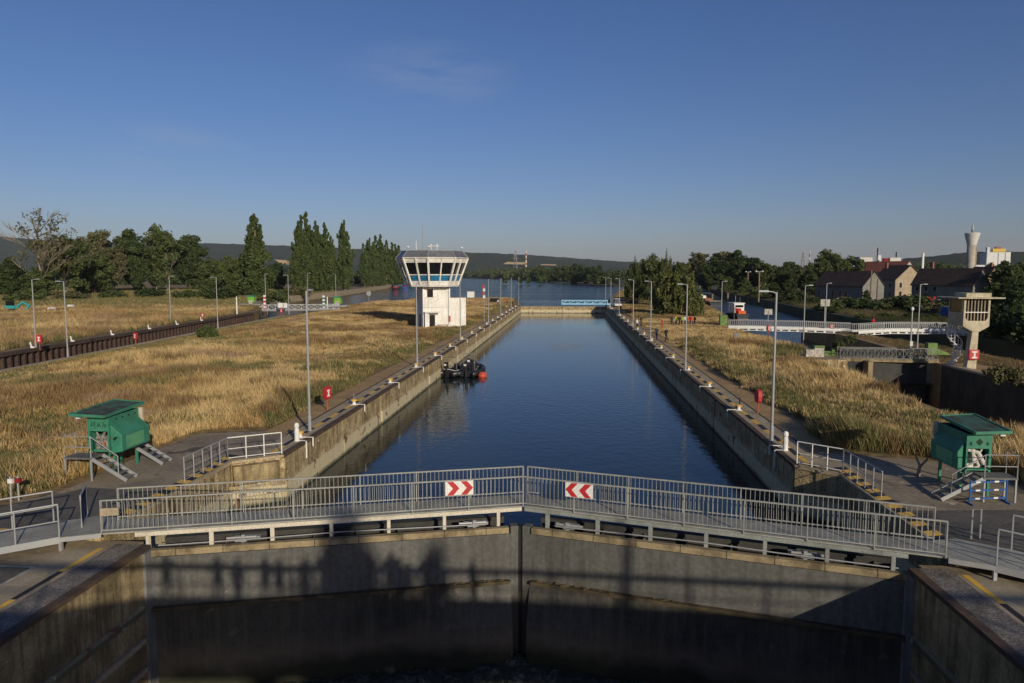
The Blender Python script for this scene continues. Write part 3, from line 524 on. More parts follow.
def rail_run(F, t, u0, u1, v, z0, h=1.14, gap=.155, toe=True, mat='galv', name='railing', post=1.75, bars=True):
    mb = MB(); F.box(mb, u0, u1, v-.024, v+.024, z0+h-.045, z0+h); F.box(mb, u0, u1, v-.02, v+.02, z0+.09, z0+.13)
    mb.build(name+'_rail', MAT[mat], t)
    if bars:
        mb = MB(); u = u0+.03
        while u < u1: F.box(mb, u, u+.016, v-.008, v+.008, z0+.13, z0+h-.05); u += gap
        mb.build(name+'_bars', MAT[mat], t)
    if post:
        u = u0
        while u <= u1+.02:
            mb = MB(); F.box(mb, u-.018, u+.018, v-.03, v+.03, z0-.02, z0+h-.02); mb.build(name+'_post', MAT[mat], t); u += (u1-u0)/max(1, round((u1-u0)/post))
def gangway(o, e, label, beam='cream'):
    a = (e[0]-o[0], e[1]-o[1]); L_ = math.hypot(*a); n = (-a[1], a[0]) if a[0] > 0 else (a[1], -a[0]); F = Frame(a, n)
    t = root('gate_walkway', label, 'walkway', (o[0], o[1], 0), 0, 'walkways over the gate leaves'); z = .16
    mb = MB(); mb.prism([F.p(0, .03, 0)[:2], F.p(L_, .03, 0)[:2], F.p(L_+.37, 1.4, 0)[:2], F.p(0, 1.4, 0)[:2]], z-.045, z); mb.build('deck', MAT['deck_grey'], t)
    mb = MB()
    for v0 in (0.0, 1.36):
        k = 1.0
        e = L_+v0*.27-.01; F.box(mb, 1.0, e, v0-.012, v0+.05, z-.15, z-.06); F.box(mb, 1.0, e, v0-.03, v0+.08, z-.058, z-.035); F.box(mb, 1.0, e, v0-.03, v0+.08, z-.175, z-.15)
    mb.build('edge_beam', MAT[beam], t)
    for k in range(7):
        u = 1.4+k*(L_-2.3)/6; mb = MB(); F.box(mb, u-.015, u+.015, -.04, .10, -.85, z-.16); F.box(mb, u-.06, u+.06, -.045, -.03, -.85, z-.16); F.box(mb, u-.06, u+.06, .10, .115, -.85, z-.16)
        mb.build('support_post', MAT[beam], t)
        mb = MB(); F.box(mb, u-.05, u+.05, 0.05, 1.36, z-.2, z-.05); mb.build('cross_beam', MAT['galv_dark'], t)
    rail_run(F, t, .0, L_+.04, 0.0, z, name='front_railing', post=1.95, mat='rail_zinc'); rail_run(F, t, .1, L_+.35, 1.37, z, name='back_railing', post=1.95, mat='rail_zinc')
    return t, F, L_
wl, WF, WL = gangway((-15.35, 22.0), (-1.67, 25.94), 'left grey walkway with barred railings over the gate')
wr, XF, XL = gangway((11.45, 22.1), (-1.59, 25.94), 'right grey walkway with barred railings over the gate', 'beam_shade')  # shade on the right edge beams is put into a greyer colour than cream

def chevron(o, F, u, label, flip):
    p = F.p(u, -.05, 0); t = root('chevron_sign', label, 'sign', (o[0]+p[0], o[1]+p[1], 1.0), 0, 'red and white chevron signs')
    G = F; wd, hh = 1.02, .52; mb = MB(); F.box(mb, 0, wd, -.02, 0, -hh/2, hh/2); mb.build('panel', MAT['white_paint'], t)
    mb = MB(); P = lambda x, z: F.p(x, -.0245, z)
    for k in (0, 1):      # arrow bands point towards the gate centre, u grows towards it
        x = .06+k*.50; b = .23
        mb.quad(P(x, hh/2-.01), P(x+b, hh/2-.01), P(x+b+.22, 0), P(x+.22, 0)); mb.quad(P(x+.22, 0), P(x+b+.22, 0), P(x+b, -hh/2+.01), P(x, -hh/2+.01))
    mb.build('chevron_band', MAT['red'], t)
chevron((-15.35, 22.0), WF, WL-2.85, 'red and white sign with chevrons pointing right, on left walkway railing', 0)
chevron((11.45, 22.1), XF, XL-2.62, 'red and white sign with chevrons pointing left, on right walkway railing', 0)

# landings and ramps at both ends
def landing(sx, cx, label):
    X = lambda x: cx+sx*x; t = root('landing_ramp', label, 'ramp', (0, 0, 0)); F0 = lambda x, y: (X(x), y)
    mb = MB(); mb.prism([F0(0, 22.03), F0(-.15, 23.42), F0(1.1, 23.75), F0(2.3, 22.9), F0(1.1, 21.55)], .10, .165)
    mb.build('deck', MAT['deck_grey'], t)
    a0, a1 = F0(1.1, 21.55), F0(2.3, 22.9); d = Vector((sx*.86, -.5)); L_ = 6; b0 = (a0[0]+d.x*L_, a0[1]+d.y*L_); b1 = (a1[0]+d.x*L_, a1[1]+d.y*L_)
    mb = MB(); mb.add([(*a0, .165), (*a1, .165), (*b1, -.2), (*b0, -.2), (*a0, .06), (*a1, .06), (*b1, -.28), (*b0, -.28)], [(0, 1, 2, 3), (7, 6, 5, 4), (0, 3, 7, 4), (1, 5, 6, 2), (0, 4, 5, 1), (2, 6, 7, 3)]); mb.build('ramp_plate', MAT['deck_grey'], t)
    mb = MB(); mb.beam((*a0, .08), (*b0, -.26), .04, .22); mb.beam((a0[0], a0[1], .08), (F0(0, 22.03)[0], 22.03, .08), .04, .14); mb.build('edge_beam', MAT['galv'], t)
    for k in (0, .4, .85):
        p = (a0[0]+d.x*L_*k, a0[1]+d.y*L_*k+.05); mb = MB(); mb.bb(p[0]-.05, p[0]+.05, p[1]-.05, p[1]+.05, -.32, .05-.33*k); mb.build('support_post', MAT['galv'], t)
    for (p0, p1) in ((a0, b0), (a1, b1)):
        mb = MB(); z0, z1 = .165, -.2
        mb.tube([(*p0, z0+.1), (*p0, z0+1.1), (*p1, z1+1.1), (*p1, z1+.1)], .028, 8); mb.tube([(*p0, z0+.55), (*p1, z1+.55)], .018, 6); mb.build('handrail', MAT['galv'], t)
        for k in range(6):
            x, y = p0[0]+(p1[0]-p0[0])*k/5, p0[1]+(p1[1]-p0[1])*k/5; zz = z0+(z1-z0)*k/5; mb = MB(); mb.tube([(x, y, zz), (x, y, zz+1.1)], .026, 6); mb.build('railing_post', MAT['galv'], t)
    return t
landing(-1, -15.4, 'grey steel landing and ramp at the left end of the walkway')
landing(1, 11.5, 'grey steel landing and ramp at the right end of the walkway')
t = root('kiosk_sign', 'small blank pale box on the left end of walkway railing', 'box', (-15.3, 21.96, 1.15), R(16)); MB().bb(-.02, .55, -.1, -.03, -.36, -.1).build('panel', MAT['band_light'], t, bevel=.01)
t = root('fence_panel', 'short dark blue mesh gate standing open at the left ramp', 'gate', (-16.4, 22.5, .165), R(118)); mb = MB(); mb.tube([(0, 0, 0), (0, 0, 1.1), (1.3, 0, 1.1), (1.3, 0, .05), (0, 0, .05)], .03, 6); mb.build('frame', MAT['galv'], t)
mb = MB(); [mb.bb(.06+k*.1, .1+k*.1, -.01, .01, .1, 1.08) for k in range(12)]; mb.build('bars', MAT['dark_blue_mesh'], t)

# recess railings: white rails on the corner, grey rails along the hazard blocks
def pier_railing(sx, cx, label, wd_):
    X = lambda x: cx+sx*x; t = root('corner_railing', label, 'railing', (0, 0, 0))
    pw = [(X(0.1), 33.35), (X(wd_), 32.0)]; pg = [(X(wd_), 32.0), (X(wd_+.13), 28.4)]
    for pts, mat, nm, n in (([pw[0], pw[1]], 'white_paint', 'white', 3), ([pw[1], pg[1]], 'galv', 'grey', 5)):
        a, b = pts; mb = MB()
        for h in (.12, .55, 1.08): mb.tube([(*a, h), (*b, h)], .027 if h > 1 else .018, 8)
        mb.build(nm+'_rail', MAT[mat], t)
        for k in range(n+1):
            x, y = a[0]+(b[0]-a[0])*k/n, a[1]+(b[1]-a[1])*k/n; mb = MB(); mb.tube([(x, y, 0), (x, y, 1.08)], .027, 8); mb.build(nm+'_post', MAT[mat], t)
pier_railing(-1, -13.75, 'white and grey handrail round the left gate recess corner', 2.15)
pier_railing(1, 10.4, 'white and grey handrail round the right gate recess corner', 1.65)

# ------------------------------------------------------------------ lamp posts
def lamp(arm=2.0, h=7.9, name='lamp_post', label='', cat='street lamp', group=None):
    t = root(name, label, cat, (0, 0, 0), 0, group)
    mb = MB(); mb.lathe([(.10, 0), (.10, .8), (.075, .85), (.055, h)], n=10); mb.lathe([(.17, 0), (.17, .04), (.11, .06)], n=10); mb.build('pole', MAT['galv'], t, smooth=False)
    mb = MB(); mb.tube([(0, 0, h-.1), (.12, 0, h), (arm, 0, h+.04)], .035, 8); mb.build('arm', MAT['galv'], t)
    mb = MB(); mb.box((arm+.22, 0, h+.05), (.52, .2, .09), top=(.85, .7)); mb.build('lamp_head', MAT['galv'], t); return t
WORDS = ['nearest the camera', 'second from the gate', 'third from the gate', 'fourth from the gate', 'fifth from the gate', 'sixth from the gate', 'seventh from the gate']
protoL = lamp(.42, 7.8, label='', group='lamp posts along the main lock')
ysL = [38.6, 67.3, 94.8, 128.7, 152, 180, 207]; ysR = [37.9, 65.9, 94.2, 120, 153, 184, 210]
for i, y in enumerate(ysL):
    o = protoL if i == 0 else copy_tree(protoL)
    o.location = (-14.38, y, 0); o.rotation_euler.z = R(90 if i == 0 else 88); o['label'] = 'grey lamp post on the left chamber wall, '+WORDS[i]
for i, y in enumerate(ysR): dup(protoL, (10.6+.0*i, y, 0), R(178), 'grey lamp post on the right chamber wall, '+WORDS[i])
for i, (px, pb, pt, rz, lb) in enumerate((
    (36, 348, 279, 0, 'grey lamp post beyond the sheet pile wall, leftmost in the photo'), (68, 358, 281, 180, 'grey lamp post on the grass edge this side of the left lock'),
    (171, 323, 276, 0, 'grey lamp post beyond the sheet pile wall in front of the round dark tree'), (218, 329, 277, 180, 'grey lamp post by the green bush on the left lock kerb'),
    (266, 308, 274, 0, 'grey lamp post beside the red striped pole'), (289, 314, 275, 180, 'grey lamp post just right of the red box at the left lock'),
    (308, 303, 273, 20, 'small grey lamp post on the far quay before the poplar row'), (336, 300, 274, 180, 'grey lamp post beside the right green gate hut'),
    (688, 302, 284, 0, 'grey lamp post right of the willow tree'), (721, 327, 281, 0, 'grey lamp post beside the white and orange workboat'),
    (803, 350, 285, 0, 'tall grey lamp post in front of the left white footbridge'), (825, 332, 283, 20, 'grey lamp post behind the small red barrel'), (917, 352, 284, 15, 'grey lamp post near the small lime green machine'))):
    x, y = at(px, pb); dup(protoL, (x, y, 0), R(rz), lb, (HC*(pb-pt)/(pb-274.5))/7.86)
# slender camera mast and sign mast on the right
x, y = at(910, 356); t = root('camera_mast', 'slim mast with a round white head beside the lime green machine', 'mast', (x, y, 0)); MB().lathe([(.09, 0), (.06, 4.9)], n=8).build('pole', MAT['galv'], t); MB().ball((0, 0, 5.05), (.17, .17, .22)).build('camera_head', MAT['white_plastic'], t)
MB().bb(-.15, .15, -.2, -.1, 1.1, 1.6).build('control_box', MAT['white_plastic'], t)

# ------------------------------------------------------------------ bollards on the coping
def bollard():
    t = root('mooring_bollard', '', 'bollard', (0, 0, 0), 0, 'white and yellow mooring bollards')
    MB().lathe([(.17, 0), (.16, .05), (.10, .1), (.10, .24)], n=12).build('stem', MAT['white_paint'], t, smooth=True)
    MB().lathe([(.12, .24), (.21, .27), (.21, .33), (.12, .37), (.02, .38)], n=12).build('cap', MAT['yellow'], t)
    mb = MB(); mb.bb(.1, .72, -.03, .03, .014, .05); mb.bb(.69, .75, -.03, .03, -.45, .05); mb.bb(-.2, .2, -.25, .25, .013, .03); mb.build('strap', MAT['white_paint'], t); return t
b0 = bollard(); k = 0
NTH = 'first second third fourth fifth sixth seventh eighth ninth tenth eleventh twelfth thirteenth fourteenth fifteenth sixteenth seventeenth'.split()
for s, x, side in ((1, -14.3, 'left'), (-1, 10.95, 'right')):
    for i in range(17):
        y = 36.9+i*9.8; o = b0 if k == 0 else copy_tree(b0); k += 1
        o.location = (x, y, .01); o.rotation_euler.z = 0 if s > 0 else math.pi
        o['label'] = 'white mooring bollard with yellow cap on the %s chamber wall, %s counted from the gate' % (side, NTH[i])
        if i % 3 == 1: 
            t = root('marker_post', 'slim grey marker post beside the %s bollard of the %s wall' % (NTH[i], side), 'post', (x-s*.12, y+.35, .01), 0, 'slim marker posts'); MB().lathe([(.05, 0), (.045, .75), (.01, .78)], n=8).build('post', MAT['galv_dark'], t)
for x, s, lb in ((-14.15, 1, 'tall white round headed post at the left chamber corner'), (10.75, -1, 'tall white round headed post at the right chamber corner')):
    t = root('corner_post', lb, 'post', (x, 36.1 if s > 0 else 36.0, .01)); MB().lathe([(.15, 0), (.14, .04), (.125, .06), (.125, .62), (.105, .64), (.105, .72), (.13, .74), (.13, .86), (.09, .95), (.01, .98)], n=12).build('post_body', MAT['white_paint'], t, smooth=False)
    mb = MB(); mb.bb(s*.1, s*.52, -.035, .035, .005, .04); mb.bb(s*.47, s*.53, -.035, .035, -.9, .04); mb.build('strap', MAT['white_paint'], t)

# ------------------------------------------------------------------ red life buoy cabinets on posts
def lifebox():
    t = root('life_buoy_cabinet', '', 'life buoy', (0, 0, 0), 0, 'red life buoy cabinets')
    MB().lathe([(.045, 0), (.045, .75)], n=8).build('post', MAT['red_pole'], t)
    mb = MB(); n = 14; P = []; Q = []
    for i in range(n):
        a = 2*math.pi*i/n; ex = .5; c, s_ = math.cos(a), math.sin(a); X_ = .34*abs(c)**ex*(1 if c > 0 else -1); Z_ = 1.13+.42*abs(s_)**ex*(1 if s_ > 0 else -1); P.append((X_, -.11, Z_)); Q.append((X_*.9, .11, 1.13+(Z_-1.13)*.93))
    mb.add(P+Q, [tuple(range(n)), tuple(range(2*n-1, n-1, -1))]+[(i, n+i, n+(i+1) % n, (i+1) % n) for i in range(n)]); mb.build('case', MAT['red'], t)
    mb = MB(); mb.bb(-.07, .07, -.122, -.113, .98, 1.25); mb.bb(-.16, .16, -.122, -.113, 1.25, 1.34); mb.bb(-.16, .16, -.122, -.113, .9, .98); mb.build('emblem', MAT['white_paint'], t); return t
lb0 = lifebox(); LBX = [((-15.45, 44.7), 75, 'red life buoy cabinet casting a shadow on the path left of the chamber'), ((11.85, 45.6), 100, 'red life buoy cabinet by the nearest lamp post right of the chamber'),
    (at(40, 350), 0, 'red life buoy cabinet on a post beyond the sheet piles at far left'), (at(136, 345), -20, 'red life buoy cabinet this side of the sheet pile wall'), (at(662, 331), 80, 'red life buoy cabinet beside the walking people on the right quay'),
    (at(768, 336), 40, 'red life buoy cabinet under the left white footbridge'), (at(831.5, 333), 0, 'red life buoy cabinet at the left end of the right white footbridge'),
    (at(203, 321), 0, 'red life buoy cabinet beyond the old lock near its far gate'), (at(281, 316), 60, 'red life buoy cabinet beside the small white sign at the left lock')]
for i, ((x, y), a, l) in enumerate(LBX):
    o = lb0 if i == 0 else copy_tree(lb0); o.location = (x, y, 0); o.rotation_euler.z = R(a); o['label'] = l
    if i == 6: o.scale = (1.15, 1.2, .9)
    if i in (2, 4): o.scale = (1, 1, 1.15)

# ------------------------------------------------------------------ green machinery huts
def hut(sx, cx, label, rx, bw, zs):
    X = lambda x: cx+sx*x        # x grows towards the lock chamber
    t = root('machinery_hut', label, 'hut', (0, 0, 0), 0, 'green gate machinery huts'); t.scale = (1, 1, zs)
    z0, z1 = 1.2, 2.92; y0, y1 = 29.1, 31.3
    mb = MB(); mb.bb(X(-.95), X(0), y0, y0+.03, 2.15, z1-.12); mb.bb(X(-.95), X(-.86), y0, y0+.08, .0, 2.15); mb.bb(X(-.05), X(0), y0, y0+.05, .9, 2.15)
    mb.bb(X(-.03), X(0), y0+.05, y1, 1.0, z1-.1); mb.bb(X(-.95), X(-.92), y0+.08, y1, z0, z1-.1); mb.bb(X(-.92), X(-.03), y1-.03, y1, z0, z1-.1); mb.bb(X(-.92), X(-.03), y0+.03, y1-.03, z0-.05, z0)
    mb.bb(X(-.95), X(0), y0, y0+.05, z0, z0+.08); mb.build('body', MAT['hut_green'], t)
    for a, b in ((-.1, y0+.5), (-.1, y1-.1), (-.9, y1-.1)): mb = MB(); mb.bb(X(a)-.05, X(a)+.05, b-.05, b+.05, 0, z0-.05); mb.build('leg', MAT['hut_green'], t)
    mb = MB(); V = [(X(0), y0+.12, 1.05), (X(bw), y0+.12, 1.15), (X(bw), y0+.12, 1.95), (X(.0), y0+.12, 2.42), (X(0), y1, 1.05), (X(bw), y1, 1.15), (X(bw), y1, 1.95), (X(.0), y1, 2.42)]
    mb.add(V, [(0, 1, 2, 3), (7, 6, 5, 4), (1, 5, 6, 2), (2, 6, 7, 3), (0, 4, 5, 1), (0, 3, 7, 4)]); mb.build('side_casing', MAT['hut_green'], t, bevel=.03)
    if sx < 0: pass
    mb = MB(); mb.bb(X(bw+.002), X(bw+.008), y0+.45, y1-.45, 1.25, 1.85); mb.build('worn_patch', MAT['hut_green_worn'], t)
    # roof: shallow pitched sheet with thick fascia
    r = MB(); P = [(X(rx[0]), y0-.35, 2.98), (X(rx[1]), y0-.35, 2.92), (X(rx[2]), y1+.25, 3.04), (X(rx[3]), y1+.25, 3.14)]
    r.add([P[0], P[1], P[2], P[3]]+[(x, y, z+.05) for x, y, z in P], [(3, 2, 1, 0), (4, 5, 6, 7), (0, 1, 5, 4), (1, 2, 6, 5), (2, 3, 7, 6), (3, 0, 4, 7)]); r.build('roof', MAT['hut_roof'], t)
    f = MB()
    for a, b in zip(P, P[1:]+P[:1]): f.beam((a[0], a[1], a[2]+.02), (b[0], b[1], b[2]+.02), .07, .13)
    f.build('fascia', MAT['hut_green'], t)
    # machinery in the opening
    mb = MB(); mb.bb(X(-.8), X(-.15), y0+.3, y0+.9, z0, 1.75); mb.tube([(X(-.75), y0+.35, 1.75), (X(-.2), y0+.35, 1.75)], .13, 10); mb.tube([(X(-.6), y0+.2, 1.3), (X(-.3), y0+.2, 2.1)], .06, 8); mb.tube([(X(-.3), y0+.15, 1.35), (X(-.7), y0+.2, 2.1)], .035, 8); mb.build('motor', MAT['machine' if sx > 0 else 'machine_white'], t)
    if sx < 0: mb = MB(); mb.tube([(X(-.15), y0+.2, 2.05), (X(-.5), y0+.12, 1.95), (X(-.8), y0+.2, 1.4)], .09, 8); mb.tube([(X(-.1), y0+.15, 1.35), (X(-.35), y0+.1, 1.5), (X(-.3), y0+.15, 2.1)], .08, 8); mb.build('hose', MAT['machine_white'], t)
    mb = MB(); mb.bb(X(-.90), X(-.06), y0+1.0, y0+1.04, z0, 2.8); mb.build('inner_panel', MAT['dark'], t)
    mb = MB(); mb.bb(X(-.36), X(-.28), y0+.1, y0+.16, 1.5, 1.6); mb.build('orange_lamp', MAT['orange'], t)
    # platform, stair and rails
    mb = MB(); mb.bb(X(-1.5), X(-.25), y0-.85, y0-.03, 1.02, 1.10); mb.build('platform', MAT['platform_steel'], t)
    for a, b in ((-1.45, y0-.8), (-.3, y0-.8), (-1.45, y0-.1)): mb = MB(); mb.bb(X(a)-.03, X(a)+.03, b-.03, b+.03, 0, 1.02); mb.build('platform_leg', MAT['galv'], t)
    for yy in ((y0-.45, y1+.05) if sx > 0 else (y0-.45,)):
        mb = MB()
        for e in (-.36, .36): mb.beam((X(-.25), yy+e, 1.04), (X(1.25), yy+e, .06), .05, .16)
        mb.build('stair_stringer', MAT['galv'], t); mb = MB()
        for k in range(5): q = (k+.6)/5.2; mb.box((X(-.25+1.5*q), yy, 1.02-.98*q), (.24, .68, .03))
        mb.build('stair_tread', MAT['galv_dark'], t)
    mb = MB()
    for pts in ([(X(-1.47), y0-.82, 1.1), (X(-1.47), y0-.82, 2.1), (X(-.28), y0-.82, 2.1), (X(.9), y0-.82, 1.2), (X(.9), y0-.82, .3)], [(X(-.28), y0-.82, 1.1), (X(-.28), y0-.82, 2.1)], [(X(-1.47), y0-.82, 1.6), (X(-.28), y0-.82, 1.6)], [(X(-1.47), y0-.82, 2.1), (X(-1.47), y0-.1, 2.1), (X(-1.47), y0-.1, 1.1)]):
        mb.tube(pts, .022, 6)
    mb.build('handrail', MAT['galv'], t)
    mb = MB(); mb.box((X(-1.25), y0-.1, 2.84), (.18, .12, .14)); mb.build('flood_lamp', MAT['white_plastic'], t)
    mb = MB(); mb.box((X(.06), y1+.1, 2.5), (.2, .1, .7)); mb.build('meter_box', MAT['cream'], t)
    g = MB(); rn = random.Random(5 if sx > 0 else 9)
    if sx > 0:
        for k in range(9):        # scribbled tag strokes on the front and side
            x = -.78+k*.085; g.beam((X(x), y0-.004, 2.3+rn.uniform(0, .1)), (X(x+rn.uniform(-.06, .09)), y0-.004, 2.5+rn.uniform(0, .12)), .03, .006, up=(0, 1, 0))
        for k in range(6):
            y = y0+.25+k*.16; g.beam((X(.1+.02*k), y0+.114, 1.65+rn.uniform(-.1, .1)), (X(.18+.03*k), y0+.114, 1.9-rn.uniform(0, .1)), .03, .006, up=(0, 1, 0))
        for k in range(4): g.bb(X(.003), X(.008), y0+.5+k*.45, y0+.62+k*.45, 2.6, 2.68)
    else:
        g.add([(X(-.48), y0-.006, 2.62), (X(-.62), y0-.006, 2.45), (X(-.48), y0-.006, 2.28), (X(-.34), y0-.006, 2.45)], [(0, 1, 2, 3)])
        for a in (-.78, -.16): g.bb(X(a)-.04, X(a)+.04, y0-.008, y0-.003, 2.3, 2.45)
    g.build('markings', MAT['graffiti'], t)
    return t
hut(1, -19.75, 'green metal machinery hut on stilts on the left pad, scribbled with tags', (-1.5, .08, .13, -1.3), .5, .91)
hut(-1, 15.62, 'green metal machinery hut on stilts on the right pad, open front with white machine', (-1.45, -.12, -.2, -1.55), .27, .88)

# blue and white crowd barrier, tools and small boxes
t = root('crowd_barrier', 'blue and white striped barrier beside the right green hut', 'barrier', (0, 0, 0)); p0, p1 = (15.25, 28.0), (16.75, 28.3)
mb = MB(); [mb.beam((*p0, h), (*p1, h), .03, .055) for h in (.2, .52, .84)]; [mb.tube([(*p, 0), (*p, .9)], .03, 6) for p in (p0, p1)]; mb.bb(p0[0]-.02, p0[0]+.02, p0[1]-.3, p0[1]+.3, 0, .05); mb.bb(p1[0]-.02, p1[0]+.02, p1[1]-.3, p1[1]+.3, 0, .05); mb.build('frame', MAT['blue_barrier'], t)
for h in (.2, .52, .84):
    for k in (.15, .65): q = lambda f: (p0[0]+(p1[0]-p0[0])*f, p0[1]+(p1[1]-p0[1])*f, h); mb = MB(); mb.beam(q(k), q(k+.12), .034, .06); mb.build('white_stripe', MAT['white_paint'], t)
x, y = at(918, 476); t = root('broken_branch', 'pale forked driftwood stub standing on the right concrete pad', 'branch', (x, y, 0)); mb = MB(); mb.tube([(0, 0, 0), (.05, 0, .45), (-.15, .05, .95)], [.09, .06, .03], 6); mb.tube([(.05, 0, .4), (.35, 0, .75), (.4, .05, 1.0)], [.06, .04, .02], 6); mb.tube([(.0, 0, .05), (-.3, .1, .03)], [.06, .03], 6); mb.build('wood', MAT['bark_pale'], t)
t = root('utility_pedestal', 'small red and white box on two grey posts at far left edge', 'box', (-21.35, 25.45, 0)); t.scale = (.85, .85, .85); mb = MB(); mb.tube([(0, 0, 0), (0, 0, 1.15)], .04, 6); mb.tube([(.28, .1, 0), (.28, .1, 1.15)], .04, 6); mb.build('post', MAT['galv'], t); MB().box((.05, -.02, .95), (.22, .15, .2)).build('white_box', MAT['white_paint'], t); MB().box((.32, .08, .95), (.25, .16, .2)).build('red_box', MAT['red_dark'], t)
t = root('loop_stand', 'small grey hoop stand on the pad by the right ramp', 'stand', (13.3, 24.2, 0)); mb = MB(); mb.tube([(0, 0, 0), (0, 0, 1.0), (.3, .05, 1.0), (.3, .05, 0)], .03, 6); mb.build('hoop', MAT['galv'], t)
# ------------------------------------------------------------------ control tower
t = root('control_tower', 'white lock control tower with slanted glazed lantern and grey slate eaves', 'control tower', (-22.75, 119.3, 0), R(27))
S = 2.35
mb = MB(); mb.bb(-S, S, -S, S, 0, 6.9); mb.build('shaft', MAT['tower_white'], t, bevel=.03)
mb = MB(); mb.bb(S, S+2.9, -S+.5, S-.4, 0, 4.85); mb.build('annex', MAT['tower_white'], t); MB().bb(S+.0, S+3.0, -S+.4, S-.3, 4.852, 5.0).build('annex_roof', MAT['slate'], t)
def octa(r, z, a0=22.5): return [(r*math.cos(R(a0+45*i)), r*math.sin(R(a0+45*i)), z) for i in range(8)]
K = 1/math.cos(R(22.5)); rb, re, rt = 3.95*K, 5.5*K, 4.75*K; zb, ze, zt = 6.95, 11.35, 12.5
def rr(z): return rb+(re-rb)*(z-zb)/(ze-zb)
def ringwall(mb, r0, z0, r1, z1):
    a = octa(r0, z0); b = octa(r1, z1)
    for i in range(8): j = (i+1) % 8; mb.quad(a[i], a[j], b[j], b[i])
mb = MB(); mb.add(octa(rb+.1, 6.72), [tuple(range(8))[::-1]]); mb.add(octa(rb+.1, 6.98), [tuple(range(8))]); ringwall(mb, rb+.1, 6.72, rb+.1, 6.98); mb.build('lantern_floor', MAT['tower_shade'], t)
mb = MB(); ringwall(mb, rr(6.98), 6.98, rr(7.6), 7.6); mb.build('sill_band', MAT['tower_white'], t)
def facet_panels(name, z0, z1, mat, inset=.12, lip=.03):
    a = octa(1, 0)
    for i in range(8):
        j = (i+1) % 8
        for h in (0, 1):
            f0, f1 = (.07, .48) if h == 0 else (.52, .93); m_ = MB(); P = []
            for f, z in ((f0, z0), (f1, z0), (f1, z1), (f0, z1)):
                r = rr(z)-inset; P.append(((a[i][0]*(1-f)+a[j][0]*f)*r, (a[i][1]*(1-f)+a[j][1]*f)*r, z))
            m_.quad(*P); m_.build(name, mat, t)
facet_panels('blue_panel', 7.65, 8.6, MAT['blue_panel']); facet_panels('window', 8.72, 10.62, MAT['glass_dark'], .14)
mb = MB(); ringwall(mb, rr(7.6)-.05, 7.6, rr(7.66)-.05, 7.66); ringwall(mb, rr(8.58)-.06, 8.58, rr(8.74)-.06, 8.74); ringwall(mb, rr(10.6)-.06, 10.6, rr(11.3)-.06, 11.3)
mb.build('transom', MAT['tower_white'], t)
mb = MB(); ringwall(mb, rr(7.6)-.35, 7.6, rr(11.3)-.35, 11.3); mb.build('lantern_interior', MAT['glass_warm'], t)
A0 = octa(1, 0)
for i in range(8):
    j = (i+1) % 8
    for f, wd in ((0, .30), (.5, .2)):
        d = Vector((A0[i][0]*(1-f)+A0[j][0]*f, A0[i][1]*(1-f)+A0[j][1]*f, 0)); m_ = MB()
        n_ = d.normalized(); m_.beam(d*(rr(6.98)+.04)+Vector((0, 0, 6.98)), d*(rr(11.33)+.04)+Vector((0, 0, 11.33)), wd, .24, up=tuple(n_)); m_.build('mullion', MAT['tower_white'], t)
mb = MB(); mb.add(octa(re+.12, 11.34), [tuple(range(8))[::-1]]); ringwall(mb, re+.12, 11.34, re+.12, 11.46); mb.build('eave', MAT['tower_white'], t)
for i in range(8):
    j = (i+1) % 8; a = octa(re+.1, 11.462); b = octa(rt, zt); m_ = MB(); m_.quad(a[i], a[j], b[j], b[i]); m_.build('roof_slope', MAT['slate' if i in (5, 6, 4) else 'slate_blue'], t)
    m_ = MB(); m_.beam(a[i], b[i], .09, .09); m_.build('roof_ridge', MAT['galv'], t)
mb = MB(); mb.add(octa(rt, zt+.02), [tuple(range(8))]); ringwall(mb, rt+.02, zt-.08, rt+.02, zt+.06); mb.build('roof_top', MAT['galv_dark'], t)
for i in (4, 7, 5): 
    p = octa(rt-.2, zt)[i]; m_ = MB(); m_.tube([p, (p[0], p[1], zt+.5)], .04, 6); m_.build('lamp_stem', MAT['galv'], t); m_ = MB(); m_.ball((p[0], p[1], zt+.62), (.26, .26, .18)); m_.build('roof_lamp', MAT['white_plastic'], t)
mb = MB(); mb.tube([(-1.6, 0, zt), (-1.6, 0, zt+4.4)], .045, 6); mb.build('radio_mast', MAT['galv'], t); mb = MB(); mb.tube([(-2.6, .4, zt), (-2.6, .4, zt+1.8)], .06, 6); mb.build('short_mast', MAT['white_plastic'], t)
mb = MB(); mb.tube([(-.3, -.5, zt), (-.3, -.5, zt+1.0)], .05, 6); mb.tube([(.7, -.5, zt), (.7, -.5, zt+1.0)], .05, 6); mb.tube([(-.8, -.5, zt+.9), (1.1, -.5, zt+.9)], .06, 6); mb.ball((-.3, -.5, zt+1.1), .16); mb.ball((.7, -.5, zt+1.1), .18); mb.build('radar_frame', MAT['white_plastic'], t)
mb = MB(); mb.bb(-S+.75, -S+1.75, -S-.012, -S+.1, 5.0, 6.3); mb.build('small_window', MAT['glass_dark'], t); 
mb = MB(); mb.bb(-S+.6, -S+1.9, -S-.05, -S-.002, 4.9, 4.99); mb.build('window_sill', MAT['tower_shade'], t)
mb = MB(); mb.bb(-S+.1, -S+2.6, -S-.9, -S, 2.42, 2.6); mb.build('door_canopy', MAT['tower_shade'], t); mb = MB(); mb.bb(-S+.15, -S+.75, -S-.75, -S-.01, 0, 2.41); mb.build('porch_pier', MAT['tower_white'], t)
mb = MB(); mb.bb(-S+1.1, -S+2.05, -S-.02, -S+.05, 0, 2.1); mb.build('door', MAT['dark'], t)
